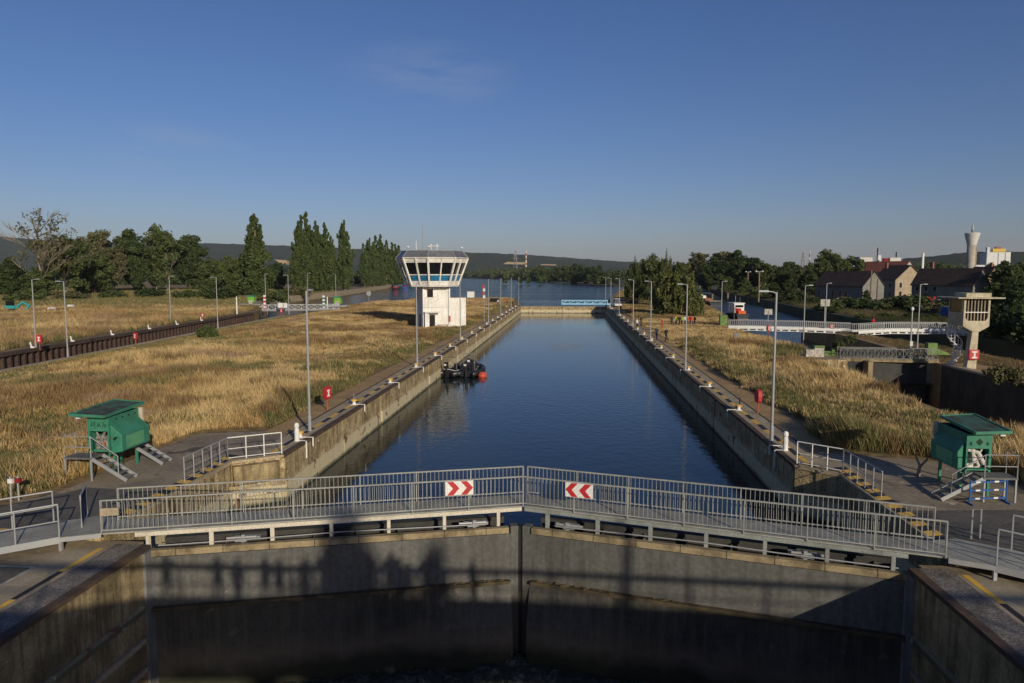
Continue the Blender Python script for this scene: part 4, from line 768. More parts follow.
mb = MB(); mb.bb(-S-.02, -S+.05, -1.2, -.1, 0, 2.2); mb.bb(-S-.015, -S+.05, .6, 1.6, 4.6, 6.0); mb.build('side_opening', MAT['slate_blue'], t)
mb = MB(); mb.tube([(S-.35, -S-.06, 0), (S-.35, -S-.06, 6.6)], .06, 6); mb.build('downpipe', MAT['galv'], t); mb = MB(); mb.bb(-S-.006, S+.006, -S-.006, S+.006, 3.3, 3.36); mb.build('joint_line', MAT['worn_white'], t)
mb = MB(); mb.bb(S-.3, S-.05, -S-.24, -S-.13, .9, 1.9); mb.build('red_case', MAT['red'], t)
t = root('bench', 'low red topped bench in front of the control tower', 'bench', (-20.6, 116.6, 0), R(15)); MB().bb(-.9, .9, -.25, .25, .42, .5).build('seat', MAT['red_dark'], t); mb = MB(); mb.bb(-.8, -.65, -.2, .2, 0, .42); mb.bb(.65, .8, -.2, .2, 0, .42); mb.build('leg', MAT['white_paint'], t)
t = root('white_boulder', 'white painted rock beside the bench at the control tower', 'rock', (-19.4, 116.4, 0)); MB().ball((0, 0, .25), (.45, .3, .4), 7, 5).build('stone', MAT['white_paint'], t)
x, y = at(471, 297.5); t = root('white_shed', 'small white flat roofed shed on the grass behind the control tower', 'shed', (x, y, 0)); MB().bb(-1.3, 1.3, -1, 1, 0, 2.2).build('wall', MAT['white_paint'], t); MB().bb(-1.4, 1.4, -1.1, 1.1, 2.2, 2.32).build('roof', MAT['tower_shade'], t)
x, y = at(486, 322); t = root('signal_panel', 'small column of red and white signal boards beside the fourth left lamp post', 'signal', (x-.35, y+.2, 0)); MB().lathe([(.05, 0), (.05, 6.8)], n=6).build('post', MAT['galv'], t)
for k in range(4): MB().box((-.2+(k % 2)*.2, -.08, 6.5-k*.62), (.42, .08, .5)).build('signal_board', MAT['red' if k % 2 == 0 else 'white_paint'], t)

# ------------------------------------------------------------------ pillar cabin on the right
t = root('pillar_cabin', 'weathered concrete control cabin on a single pillar beside the right lock', 'control cabin', (37.35, 70.6, 0))
F_ = MAT['cab_concrete']
mb = MB(); V = [(-.55, -.4, 0), (.28, -.4, 0), (.28, .3, 0), (-.55, .3, 0), (-.25, -.4, 3.5), (.30, -.4, 3.5), (.30, .3, 3.5), (-.25, .3, 3.5)]; V = [(x, y-.9, z) for x, y, z in V]
mb.add(V, [(3, 2, 1, 0), (4, 5, 6, 7), (0, 1, 5, 4), (1, 2, 6, 5), (2, 3, 7, 6), (3, 0, 4, 7)]); mb.build('pillar', F_, t)
yf, yb = -1.4, 1.3
mb = MB(); P = [(-.25, 3.45), (.30, 3.45), (1.15, 3.95), (1.15, 6.5), (.98, 6.5), (.98, 4.75), (.8, 4.45), (-.8, 4.45), (-.98, 4.75), (-.98, 6.5), (-1.15, 6.5), (-1.15, 3.95)]
V = [(a, yf, z) for a, z in P]+[(a, yf+.3, z) for a, z in P]; n = len(P)
q = [(0, 1, 2, 11)]; fr = [(0, 1, 2, 6, 7, 11)]; 
for off, flip in ((0, 1), (n, -1)):
    F1 = [(0, 1, 2, 6, 7, 11), (2, 3, 4, 5, 6), (11, 7, 8, 9, 10)]
    for f in F1: mb.add([V[k+off] for k in f], [tuple(range(len(f)))[::flip]])
for i in range(n): j = (i+1) % n; mb.quad(V[i], V[i+n], V[j+n], V[j])
mb.build('front_frame', F_, t)
mb = MB(); mb.prism([(-1.15, yf+.3), (1.15, yf+.3), (1.15, yb), (-1.15, yb)], 3.95, 4.1); mb.bb(.98, 1.15, yf+.3, yb, 4.1, 6.5); mb.bb(-1.15, -.98, yf+.3, yf+.5, 4.1, 6.5); mb.bb(-1.15, -.98, yb-.2, yb, 4.1, 6.5); mb.bb(-1.15, -1.0, yf+.5, yb-.2, 4.1, 5.2); mb.bb(-.98, .98, yb-.15, yb, 4.1, 6.5); mb.build('side_walls', MAT['cab_concrete'], t)
MB().bb(-1.10, -1.07, yf+.5, yb-.2, 5.2, 6.4).build('side_window', MAT['glass_warm'], t)
MB().bb(-.95, .95, yf+.2, yf+.23, 4.4, 6.45).build('front_window', MAT['glass_dark'], t)
mb = MB()
for k in range(6): mb.bb(-.78+k*.29, -.70+k*.29, yf+.06, yf+.18, 4.45, 6.5)
mb.build('mullions', MAT['band_light'], t); MB().bb(-.98, .98, yf+.03, yf+.1, 5.2, 5.28).build('transom', MAT['white_paint'], t)
MB().bb(-1.95, 2.15, yf-.5, yb+.7, 6.5, 6.62).build('roof_slab', F_, t, bevel=.01); MB().bb(-.95, 1.25, yf+.1, yb-.5, 6.62, 7.0).build('roof_box', F_, t)
mb = MB()
for k in range(14): q = k/13; mb.box((-.85+.4*math.sin(q*6.3), .5+.4*math.cos(q*6.3), .2+q*3.6), (.62, .34, .06), q*6.3)
mb.build('stair_tread', MAT['white_paint'], t); mb = MB()
mb.tube([(-.85+.66*math.sin(k*.45), .5+.66*math.cos(k*.45), .2+k*.257) for k in range(15)], .06, 6); mb.tube([(-.85+.66*math.sin(k*.45), .5+.66*math.cos(k*.45), 1.1+k*.257) for k in range(15)], .03, 6); [mb.tube([(-.85+.66*math.sin(k*.45), .5+.66*math.cos(k*.45), .2+k*.257), (-.85+.66*math.sin(k*.45), .5+.66*math.cos(k*.45), 1.1+k*.257)], .02, 5) for k in range(15)]; mb.tube([(-.85, .5, 0), (-.85, .5, 4)], .09, 8)
mb.build('stair_rail', MAT['white_paint'], t)
x = root('red_buoy_cover', 'large red cover with white emblem fixed to the foot of the concrete pillar', 'life buoy', (37.2, 69.05, 0)); MB().box((0, 0, 1.35), (1.0, .25, .95)).build('cover', MAT['red'], x, bevel=.12); mb = MB(); mb.bb(-.08, .08, -.165, -.152, 1.15, 1.55); mb.bb(-.24, .24, -.165, -.152, 1.55, 1.68); mb.bb(-.24, .24, -.165, -.152, 1.02, 1.15); mb.build('emblem', MAT['white_paint'], x)

# small dark gate bridge with cross braced railing
def truss_bridge(p0, p1, z, w_, label, mats, h=1.05, n=10, name='footbridge', below=0, group=None, thin=.06):
    a = (p1[0]-p0[0], p1[1]-p0[1]); L_ = math.hypot(*a); F = Frame(a, (-a[1], a[0])); t = root(name, label, 'footbridge', (p0[0], p0[1], 0), 0, group)
    mb = MB(); F.box(mb, 0, L_, 0, w_, z-.06, z); mb.build('deck', MAT[mats[1]], t)
    for v in (0, w_):
        mb = MB(); F.box(mb, 0, L_, v-.04, v+.04, z+h-.07, z+h); F.box(mb, 0, L_, v-.03, v+.03, z+.02, z+.09); st = L_/n
        for k in range(n):
            mb.beam(F.p(k*st, v, z+.1), F.p((k+1)*st, v, z+h-.05), thin); mb.beam(F.p(k*st, v, z+h-.05), F.p((k+1)*st, v, z+.1), thin); F.box(mb, k*st-thin*.7, k*st+thin*.7, v-.03, v+.03, z-.05, z+h)
        mb.build('truss_railing', MAT[mats[0]], t)
    mb = MB(); F.box(mb, 0, L_, -.1, w_+.1, z-.30, z-.065); mb.build('beam', MAT[mats[1]], t); return t, F, L_
truss_bridge((27.5, 75.0), (36.6, 74.0), .25, 1.2, 'small grey cross braced footbridge over the right lock gate', ('galv_dark', 'gate_cap'), n=14, thin=.035)
t = root('old_gate', 'dark old lock gate under the cross braced footbridge', 'lock gate', (31.9, 74.0, 0)); MB().bb(-4.2, 4.0, .8, 1.2, -6, -.1).build('gate_face', MAT['gate_dark'], t); mb = MB(); mb.bb(-2.2, -1.75, -.5, .8, -6, .1); mb.build('gate_post', MAT['gate_cap'], t)
for k, (px, py, sc, lb) in enumerate(((931, 357, 1, 'lime green gate machine at the right end of the braced footbridge'), (828, 358, .8, 'lime green machine lying low left of the braced footbridge'))):
    x, y = at(px, py); t = root('gate_machine', lb, 'machine', (x, y, 0)); mb = MB()
    if k == 0: mb.bb(-.55, .45, -.4, .4, .25, 1.5); mb.add([(.45, -.4, .25), (1.9, -.4, .25), (1.9, .4, .25), (.45, .4, .25), (.45, -.4, .95), (1.5, -.4, .5), (1.5, .4, .5), (.45, .4, .95)], [(3, 2, 1, 0), (4, 5, 6, 7), (0, 1, 5, 4), (1, 2, 6, 5), (2, 3, 7, 6)])
    else: mb.box((0, 0, .45), (2.0, .9, .55), top=(.6, .8)); mb.bb(.3, .6, -.2, .2, .7, 1.0)
    mb.build('casing', MAT['olive_green'], t, bevel=.05); mb = MB(); mb.bb(-.7, 1.9, -.45, .45, 0, .16); mb.build('base', MAT['dark'], t)
x, y = at(814, 359); t = root('electric_cabinet', 'pair of pale grey cabinets with a green lid in front of the left white footbridge', 'cabinet', (x, y, 0)); MB().bb(-.9, -.1, -.3, .3, 0, 1.0).build('cabinet', MAT['worn_white'], t); MB().bb(-.05, .9, -.25, .35, 0, 1.15).build('cabinet', MAT['worn_white'], t); MB().bb(-.1, .95, -.3, .4, 1.152, 1.4).build('lid', MAT['olive_green'], t, bevel=.05)
x, y = at(736, 343); t = root('meter_post', 'small grey box on a post in the tall grass of the right island', 'box', (x, y, 0)); MB().bb(-.06, .06, -.06, .06, 0, .8).build('post', MAT['galv'], t); MB().box((0, 0, 1.05), (.55, .3, .5)).build('box_body', MAT['galv_dark'], t)

# white footbridges
def white_bridge(pts, label):
    t = root('white_footbridge', label, 'footbridge', (pts[0][0], pts[0][1], 0), 0, 'white footbridges over the right locks'); o = pts[0]
    for seg, (a, b) in enumerate(zip(pts[:-1], pts[1:])):
        d = (b[0]-a[0], b[1]-a[1]); L_ = math.hypot(*d); F = Frame(d, (-d[1], d[0])); off = Vector((a[0]-o[0], a[1]-o[1], 0)); za, zb_ = a[2], b[2]
        def fb(mb, u0, u1, v0, v1, dz0, dz1):
            P = [Vector(F.p(u, v, 0))+off+Vector((0, 0, za+(zb_-za)*u/L_+dz)) for dz in (dz0, dz1) for u, v in ((u0, v0), (u1, v0), (u1, v1), (u0, v1))]; mb.add(P, [(3, 2, 1, 0), (4, 5, 6, 7), (0, 1, 5, 4), (1, 2, 6, 5), (2, 3, 7, 6), (3, 0, 4, 7)])
        mb = MB(); fb(mb, 0, L_, 0, 2.0, -.05, .0); mb.build('deck', MAT['deck_grey'], t)
        for v in (0, 1.95):
            mb = MB(); fb(mb, 0, L_, v, v+.06, -.14, .28); fb(mb, 0, L_, v-.05, v+.1, -.40, -.33)
            n = max(1, round(L_/1.2))
            for k in range(n+1): fb(mb, max(0, k*L_/n-.15), min(L_, k*L_/n+.15), v, v+.06, -.33, -.14)
            mb.build('side_girder', MAT['white_paint'], t)
            mb = MB(); fb(mb, 0, L_, v, v+.05, 1.12, 1.18); u = 0
            while u < L_: fb(mb, u, u+.05, v, v+.05, .28, 1.12); u += .28
            mb.build('railing', MAT['galv'], t)
    return t
x0, y0 = at(738, 330); x1, y1 = at(846, 333)
white_bridge([(24.6, 113.2, .5), (27.5, 112.5, .55), (35.5, 110.8, .5), (42, 109.8, .3)], 'left white steel footbridge over the first old lock')
white_bridge([(41.5, 106.6, .35), (46, 106.9, .62), (54, 107.2, .62), (57.5, 107.6, .3)], 'right white steel footbridge over the second old lock')
for px, py, h, lb in ((768, 322, 2.4, 'pale square traffic board on a post behind the left white footbridge'), (824, 331, 4.9, 'pale square traffic board on a mast between the two white footbridges')):
    x, y = at(px, py); t = root('waterway_sign', lb, 'sign', (x, y, 0)); MB().lathe([(.06, 0), (.06, h)], n=8).build('post', MAT['galv'], t); mb = MB(); mb.bb(-.7, -.04, -.1, -.04, h-1.05, h); mb.bb(.04, .7, -.1, -.04, h-1.05, h); mb.build('board', MAT['worn_white'], t); MB().bb(-.08, .08, -.115, -.104, h-1.0, h-.3).build('mark', MAT['galv_dark'], t)
x, y = at(369, 303); t = root('round_sign', 'round grey sign on a post at the water edge left of the control tower', 'sign', (x, y, 0)); MB().lathe([(.06, 0), (.06, 2.2)], n=6).build('post', MAT['galv'], t); mb = MB(); mb.tube([(0, -.05, 2.9), (0, .05, 2.9)], .75, 16); mb.build('disc', MAT['galv'], t)
x, y = at(723, 327); t = root('green_skip', 'small green container at the left end of the left white footbridge', 'container', (x, y, 0)); MB().bb(-.6, .6, -.5, .5, 0, 1.9).build('body', MAT['olive_green'], t, bevel=.05); MB().bb(-.65, .65, -.55, .55, 1.9, 1.98).build('rim', MAT['olive_green'], t)

# ------------------------------------------------------------------ people
def person(name, label, loc, face, top, legs_='cloth_dark', hat='hair', scale=1.0, pose='stand', group=None):
    "one continuous skinned figure; clothing is its surface colour by height"
    J = {'pel': (0, 0, .95), 'sp': (0, .01, 1.18), 'ch': (0, 0, 1.36), 'nk': (0, .01, 1.50), 'hd': (0, -.01, 1.60), 'ht': (0, -.01, 1.72),
         'sl': (-.17, 0, 1.43), 'sr': (.17, 0, 1.43), 'el': (-.25, .03, 1.15), 'er': (.25, .03, 1.15), 'wl': (-.25, -.08, .92), 'wr': (.25, -.08, .92), 'hl': (-.24, -.13, .84), 'hr': (.24, -.13, .84),
         'pl': (-.09, 0, .90), 'pr': (.09, 0, .90), 'kl': (-.10, -.02, .50), 'kr': (.10, -.02, .50), 'al': (-.11, .02, .08), 'ar': (.11, .02, .08), 'tl': (-.12, -.15, .04), 'tr': (.12, -.15, .04)}
    if pose == 'walk': J.update(kl=(-.1, -.2, .52), al=(-.1, -.28, .10), tl=(-.1, -.44, .06), kr=(.1, .08, .50), ar=(.1, .32, .14), tr=(.1, .2, .04), wl=(-.26, .15, .95), hl=(-.26, .2, .88), wr=(.26, -.2, .98), hr=(.25, -.27, .93))
    if pose == 'lean': J.update(el=(-.3, -.16, 1.2), er=(.3, -.16, 1.2), wl=(-.2, -.38, 1.12), wr=(.2, -.38, 1.12), hl=(-.16, -.45, 1.13), hr=(.16, -.45, 1.13))
    if pose == 'hold': J.update(wl=(-.14, -.26, 1.3), hl=(-.06, -.3, 1.36), wr=(.14, -.26, 1.3), hr=(.06, -.3, 1.36))
    Rd = dict(pel=.15, sp=.135, ch=.155, nk=.06, hd=.095, ht=.085, sl=.07, sr=.07, el=.048, er=.048, wl=.034, wr=.034, hl=.04, hr=.04, pl=.095, pr=.095, kl=.062, kr=.062, al=.045, ar=.045, tl=.035, tr=.035)
    E_ = 'pel-sp sp-ch ch-nk nk-hd hd-ht ch-sl sl-el el-wl wl-hl ch-sr sr-er er-wr wr-hr pel-pl pl-kl kl-al al-tl pel-pr pr-kr kr-ar ar-tr'.split(); ks = list(J)
    me = bpy.data.meshes.new(name); me.from_pydata([J[k] for k in ks], [tuple(ks.index(q) for q in e.split('-')) for e in E_], [])
    o = bpy.data.objects.new(name, me); col.objects.link(o); o.modifiers.new('s', 'SKIN'); me.skin_vertices.new() if not me.skin_vertices else None
    for i, k in enumerate(ks): sv = me.skin_vertices[0].data[i]; sv.radius = (Rd[k], Rd[k]*(.72 if k in ('pel', 'sp', 'ch') else 1)); sv.use_root = (k == 'pel')
    su = o.modifiers.new('u', 'SUBSURF'); su.levels = 1; su.render_levels = 1
    dg = bpy.context.evaluated_depsgraph_get(); dg.update(); nm = bpy.data.meshes.new_from_object(o.evaluated_get(dg)); bpy.data.objects.remove(o)
    nm.materials.clear(); 
    for k in (top, legs_, 'skin', hat, 'dark'): nm.materials.append(MAT[k])
    for p in nm.polygons:
        c = p.center; hand = (abs(c.x) > .0 and min((c-Vector(J['hl'])).length, (c-Vector(J['hr'])).length) < .09)
        p.material_index = 2 if hand else 4 if c.z < .11 else 1 if c.z < .95 and abs(c.x) < .2 else 0 if c.z < 1.51 else (3 if (c.z > 1.68 or c.y > .03) else 2); p.use_smooth = True
    nm.name = name; o = bpy.data.objects.new('person', nm); col.objects.link(o); o.location = loc; o.rotation_euler.z = face; o.scale = (scale,)*3; return tag(o, label, 'person', group)
PR = random.Random(4)
grp = [(676, 'vest_yellow', 'person in yellow vest at the left end of the group in the grass'), (679.3, 'cloth_dark', 'person in black with a yellow vested person on the left, in the grass group'), (681.8, 'vest_yellow', 'second person in yellow vest in the group in the grass'),
       (684.8, 'cloth_white', 'person in white in the middle of the group in the grass'), (687.8, 'vest_orange', 'person in orange vest beside the person in white'), (690.2, 'cloth_red', 'person in red jacket in the right half of the grass group'),
       (692.6, 'vest_orange', 'person in orange vest at the right end of the grass group'), (694.6, 'cloth_dark', 'person in black at the right end of the grass group'), (671.5, 'cloth_navy', 'person in navy standing apart left of the grass group')]
for px, c, lb in grp:
    x, y = at(px, 326+PR.uniform(-.5, .5)); person('person', lb, (x, y, 0), PR.uniform(0, 6), c, PR.choice(['cloth_dark', 'cloth_navy']), group='group of people standing in the grass')
for px, py, c, f, ps, lb in ((666, 341.5, 'cloth_dark', 0, 'walk', 'person in black walking on the right quay, right of the pair'), (656.5, 340, 'cloth_navy', .3, 'walk', 'person in dark blue walking on the right quay, left of the pair'), (641, 326, 'cloth_dark', 1, 'stand', 'person in black standing behind the walking pair on the right quay'),
    (631, 315, 'cloth_red', 2, 'stand', 'person in red far along the right quay near the cars'), (620.5, 313, 'cloth_dark', 0, 'stand', 'person in black at the coping far along the right quay'), (637, 329, 'cloth_white', 1, 'stand', 'person in white sitting height at the coping of the right wall'),
    (873, 333.5, 'cloth_red', 0, 'walk', 'person in red crossing the right white footbridge'),
    (498, 305.5, 'cloth_white', 0, 'stand', 'person in white at the far left corner of the chamber'), (507, 304.5, 'cloth_red', 1, 'stand', 'person in red at the far left corner of the chamber'), (513, 307, 'cloth_dark', 1, 'stand', 'person in black on the far left coping'),
    (305, 0, 'x', 0, '', '')):
    if not lb: continue
    x, y = at(px, py); person('person', lb, (x, y, .6 if py == 333.5 else 0), f, c, pose=ps)
for px, py, c, lb in ((837.5, 303, 'cloth_white', 'leftmost pedestrian in white on the lane before the long dark house'), (847, 303, 'cloth_white', 'second pedestrian in white on the lane before the long dark house'), (856, 304, 'cloth_red', 'pedestrian in red on the lane left of the wooden pole'), (859.5, 304.5, 'cloth_blue', 'pedestrian in light blue close to the wooden pole'), (863, 305, 'cloth_dark', 'pedestrian in black close to the wooden pole'), (866, 304.5, 'cloth_white', 'pedestrian in white just left of the wooden pole'), (881, 305, 'cloth_navy', 'pedestrian in navy right of the two wooden poles')):
    x, y = at(px, py); person('person', lb, (x, y, 0), PR.uniform(0, 6), c, pose='walk', group='pedestrians on the lane by the houses')

# ------------------------------------------------------------------ boats
def hull(mb, L_, B_, H_, z=0, n=12, bow=.35):
    V = []
    for i in range(n+1):
        f = i/n; wd = B_/2*(1 if f < 1-bow else max(.03, 1-((f-(1-bow))/bow)**1.8)); sh = H_*(1+.35*max(0, (f-.6)/.4)**2); x = -L_/2+L_*f
        V += [(x, -wd*.75, z), (x, -wd, z+sh), (x, wd, z+sh), (x, wd*.75, z)]
    F = [(0, 3, 2, 1)]+[(n*4, n*4+1, n*4+2, n*4+3)]
    for i in range(n):
        for k in range(4): F.append((i*4+k, (i+1)*4+k, (i+1)*4+(k+1) % 4, i*4+(k+1) % 4)[::-1])
    mb.add(V, F)
x, y = at(458, 377, WZ); t = root('inflatable_dinghy', 'black inflatable dinghies with outboards clustered against the left chamber wall', 'boat', (x-.2, y+1.2, WZ), R(80))
def rib(parent):
    mb = MB(); mb.tube([(-2.2, -.72, .28), (.8, -.72, .3), (1.7, -.45, .38), (2.1, 0, .45), (1.7, .45, .38), (.8, .72, .3), (-2.2, .72, .28)], [.2, .25, .25, .26, .25, .25, .2], 10); mb.build('tube', MAT['rubber'], parent, smooth=True)
    mb = MB(); mb.prism([(-1.9, -.6), (1.0, -.6), (1.8, 0), (1.0, .6), (-1.9, .6)], .05, .18); mb.bb(-1.95, -1.85, -.6, .6, .1, .5); mb.build('floor', MAT['cloth_dark'], parent)
    mb = MB(); mb.box((-2.15, 0, .95), (.35, .4, .5), top=(.8, .8)); mb.bb(-2.2, -2.08, -.08, .08, -.2, .75); mb.build('outboard_motor', MAT['rubber'], parent, bevel=.04)
    mb = MB(); mb.box((-.3, 0, .55), (.5, .55, .75), top=(.7, .8)); mb.build('console', MAT['cloth_dark'], parent, bevel=.03)
    mb = MB(); mb.tube([(-1.2, -.6, .4), (-1.25, -.5, 1.5), (-1.25, .5, 1.5), (-1.2, .6, .4)], .035, 8); mb.build('arch', MAT['galv_dark'], parent)
    mb = MB(); mb.box((-2.34, 0, 1.0), (.03, .22, .14)); mb.build('motor_label', MAT['white_plastic'], parent)
t['label'] = 'black inflatable dinghy with steel arch nearest the red buoy'; t.location = (-10.4, 77.8, WZ); t.rotation_euler.z = R(78); rib(t); t['group'] = 'black dinghies moored at the left chamber wall'; t.scale = (1.12, 1.15, 1.4)
for (x, y, a, lb) in ((-12.0, 77.6, 66, 'black inflatable dinghy closest to the chamber wall'), (-11.3, 81.5, 95, 'black inflatable dinghy behind the other dinghies')): dup(t, (x, y, WZ), R(a), lb)
for px, py, c, rz_, lb in ((458, 375, 'cloth_dark', 3, 'diver in black with pale straps sitting on the middle dinghy'), (470, 373, 'cloth_navy', 0, 'diver in dark blue leaning on the right dinghy')):
    pass
t = root('mooring_line', 'pale rope draped over the bow of the wall side dinghy', 'rope', (-13.0, 77.0, WZ)); mb = MB(); mb.tube([(-.4, 0, 1.2), (-.1, -.3, .75), (.4, -.5, .7), (.9, -.6, .6), (1.4, -.4, .75)], .035, 6); mb.build('rope', MAT['white_plastic'], t)
for i, (x, y, c, lb) in enumerate(((-12.2, 77.4, 'cloth_dark', 'person in black sitting in the wall side dinghy'), (-10.5, 78.6, 'cloth_dark', 'person in black crouched in the dinghy nearest the red buoy'), (-11.4, 81.3, 'cloth_navy', 'person in navy in the rearmost dinghy'))):
    person('person', lb, (x, y, WZ-.25), 2.2+i, c, 'cloth_dark', pose='hold', scale=.95, group='crew in the dinghies')
t = root('mooring_buoy', 'round orange red buoy floating right of the dinghies', 'buoy', (-9.2, 76.2, WZ)); t.scale = (.85, .85, .8); MB().lathe([(.05, -.3), (.42, -.2), (.58, .1), (.55, .4), (.32, .68), (.12, .72)], n=16).build('float', MAT['buoy_red'], t, smooth=True); mb = MB(); mb.lathe([(.14, .70), (.14, .82), (.03, .84)], n=10); mb.build('top_ring', MAT['dark'], t)

x, y = at(729, 317.5, WZ); x += 1.5; t = root('workboat', 'white workboat with orange equipment moored beyond the left white footbridge', 'boat', (x, y, WZ), R(100)); mb = MB(); hull(mb, 10, 3.4, 1.3, -.1); mb.build('hull', MAT['car_dark'], t); MB().bb(-2.5, 1.5, -1.3, 1.3, 1.3, 3.7).build('cabin', MAT['white_paint'], t, bevel=.05)
MB().bb(-2.52, -2.4, -1.05, 1.05, 2.7, 3.3).build('cabin_window', MAT['glass_dark'], t); MB().bb(-2.6, 1.6, -1.5, 1.5, 3.7, 3.85).build('cabin_roof', MAT['white_paint'], t); mb = MB(); mb.tube([(0, 0, 3.8), (0, 0, 5.6)], .05, 6); mb.tube([(0, -1.2, 3.8), (0, -1.2, 5.2)], .03, 6); mb.build('mast', MAT['galv'], t); MB().bb(-4.3, -2.9, -1.0, .9, 1.2, 1.9).build('orange_gear', MAT['orange'], t); MB().bb(-4.0, -2.65, .1, 1.1, 1.9, 2.5).build('red_gear', MAT['cloth_red'], t)
x, y = at(734, 321); t = root('furled_flag', 'small red white flag on a staff beside the workboat', 'flag', (x, y, 0)); MB().lathe([(.03, 0), (.03, 2.9)], n=6).build('staff', MAT['galv'], t); MB().box((.12, 0, 2.1), (.3, .08, 1.1), R(8)).build('cloth', MAT['worn_white'], t); MB().box((.3, 0, 2.0), (.14, .09, 1.0), R(8)).build('red_stripe', MAT['cloth_red'], t)
x, y = at(702, 304, WZ); t = root('work_barge', 'dark flat work barge with crane clutter moored at the right canal', 'barge', (x, y, WZ), R(102)); mb = MB(); hull(mb, 26, 5, 1.2, -.1, bow=.12); mb.build('hull', MAT['car_dark'], t); MB().bb(3, 8, -1.6, 1.6, 1.2, 3.6).build('wheelhouse', MAT['worn_white'], t); MB().bb(2.7, 8.3, -1.9, 1.9, 3.6, 3.8).build('wheelhouse_roof', MAT['roof_dark'], t)
mb = MB(); mb.bb(-6, -2, -1.4, 1.2, 1.3, 2.3); mb.bb(-1, 2, -1.5, .2, 1.3, 3.0); mb.build('deck_crates', MAT['brick'], t); MB().bb(-12, -7, -2.3, 2.3, 1.42, 1.6).build('front_deck', MAT['band_light'], t); mb = MB(); mb.beam((0, 1, 1.3), (0, 1, 6), .3); mb.beam((0, 1, 6), (5, .5, 8), .22); mb.build('crane', MAT['car_dark'], t); MB().bb(-4, -1, .2, 1.6, 2.3, 3.3).build('white_tank', MAT['white_paint'], t)
x, y = at(396, 289, WZ); t = root('red_barge', 'red and black barge moored by the poplar bank', 'boat', (x, y, WZ), R(60)); t.scale = (.36, .36, .36); mb = MB(); hull(mb, 16, 6, 2.0, 0); mb.build('hull', MAT['dark'], t); MB().bb(-6, 4, -2.4, 2.4, 2.0, 4.6).build('superstructure', MAT['red'], t)
x, y = at(405.5, 288, WZ); t = root('blue_barge', 'blue hulled barge with a red roof moored right of the red barge', 'boat', (x, y, WZ), R(60)); t.scale = (.36, .36, .36); mb = MB(); hull(mb, 18, 6.5, 3.2, 0); mb.build('hull', MAT['blue_barrier'], t); MB().bb(-7, 4, -2.4, 2.4, 3.2, 6.6).build('superstructure', MAT['red_dark'], t)
x0, y0 = at(676, 289.5, 1); x1, y1 = at(728, 293.5, 1)
t = root('floating_boom', 'long thin dark footway low across the mouth of the right canal', 'footbridge', (x0, y0, 0)); mb = MB(); mb.beam((0, 0, 1.2), (x1-x0, y1-y0, 1.2), 1.2, .7); mb.build('deck', MAT['steel_brown'], t); mb = MB(); [mb.bb((x1-x0)*k/4-.3, (x1-x0)*k/4+.3, (y1-y0)*k/4-.3, (y1-y0)*k/4+.3, -4, .9) for k in range(5)]; mb.build('pile', MAT['wood_pole'], t)

# ------------------------------------------------------------------ excavator on the left bank
x, y = at(13, 312); t = root('mini_excavator', 'turquoise excavator with its arm folded down on the far left grass', 'excavator', (x, y, 0), R(-8)); t.scale = (.8, .8, .8)
mb = MB(); [mb.box((0, q, .45), (3.2, .6, .85), top=(.8, 1)) for q in (-1.0, 1.0)]; mb.build('crawler_track', MAT['dark'], t, bevel=.08); MB().bb(-1.7, 1.3, -1.2, 1.2, 1.0, 1.9).build('body', MAT['turquoise'], t, bevel=.1)
mb = MB(); mb.bb(-1.2, .5, -1.1, .2, 1.9, 3.1); mb.build('cab', MAT['glass_dark'], t); MB().bb(-1.3, .6, -1.15, .25, 3.1, 3.25).build('cab_roof', MAT['dark'], t)
mb = MB(); mb.beam((1.1, .6, 1.5), (3.0, .6, 2.9), .45, .5); mb.build('boom', MAT['turquoise'], t); mb = MB(); mb.beam((2.9, .6, 2.9), (5.4, .6, 1.9), .38, .45); mb.build('arm', MAT['turquoise'], t); mb = MB(); mb.beam((5.3, .6, 2.0), (4.0, .6, .6), .4, .5); mb.build('bucket', MAT['turquoise'], t)
x, y = at(52, 312); t = root('white_tank', 'small white tank on the grass right of the excavator', 'tank', (x, y, 0)); mb = MB(); mb.tube([(-.8, 0, .6), (.8, 0, .6)], .5, 10); mb.build('tank', MAT['white_paint'], t); MB().bb(-3.5, -1, -.4, .4, .1, .5).build('red_skid', MAT['red_dark'], t)
x, y = at(71, 309.5); t = root('white_crate', 'small white crate on the left bank grass', 'crate', (x, y, 0)); MB().bb(-.6, .6, -.5, .5, 0, 1.2).build('crate', MAT['white_paint'], t, bevel=.05)

# white seagull-like hooks along the left lock: mooring hooks
NN = 'first second third fourth fifth sixth'.split()
t0 = None
for i, (px, py) in enumerate(((37, 348.5), (79, 342), (117, 335.5), (156, 329.5), (182, 325), (204, 321))):
    x, y = at(px, py)
    if t0 is None:
        t0 = root('mooring_hook', '', 'bollard', (0, 0, 0), 0, 'white mooring hooks on the old lock'); MB().bb(-.25, .45, -.15, .15, 0, .3).build('base', MAT['white_paint'], t0); mb = MB(); mb.beam((-.1, 0, .2), (-.3, 0, .95), .22); mb.ball((-.32, 0, 1.0), .17); mb.build('horn', MAT['white_paint'], t0)
        o = t0
    else: o = copy_tree(t0)
    o.scale = (.6, .6, .6); o.location = (LF(y)-.2, y, .06); o['label'] = 'white mooring hook on the brown sheet pile wall, %s from the left edge' % NN[i]

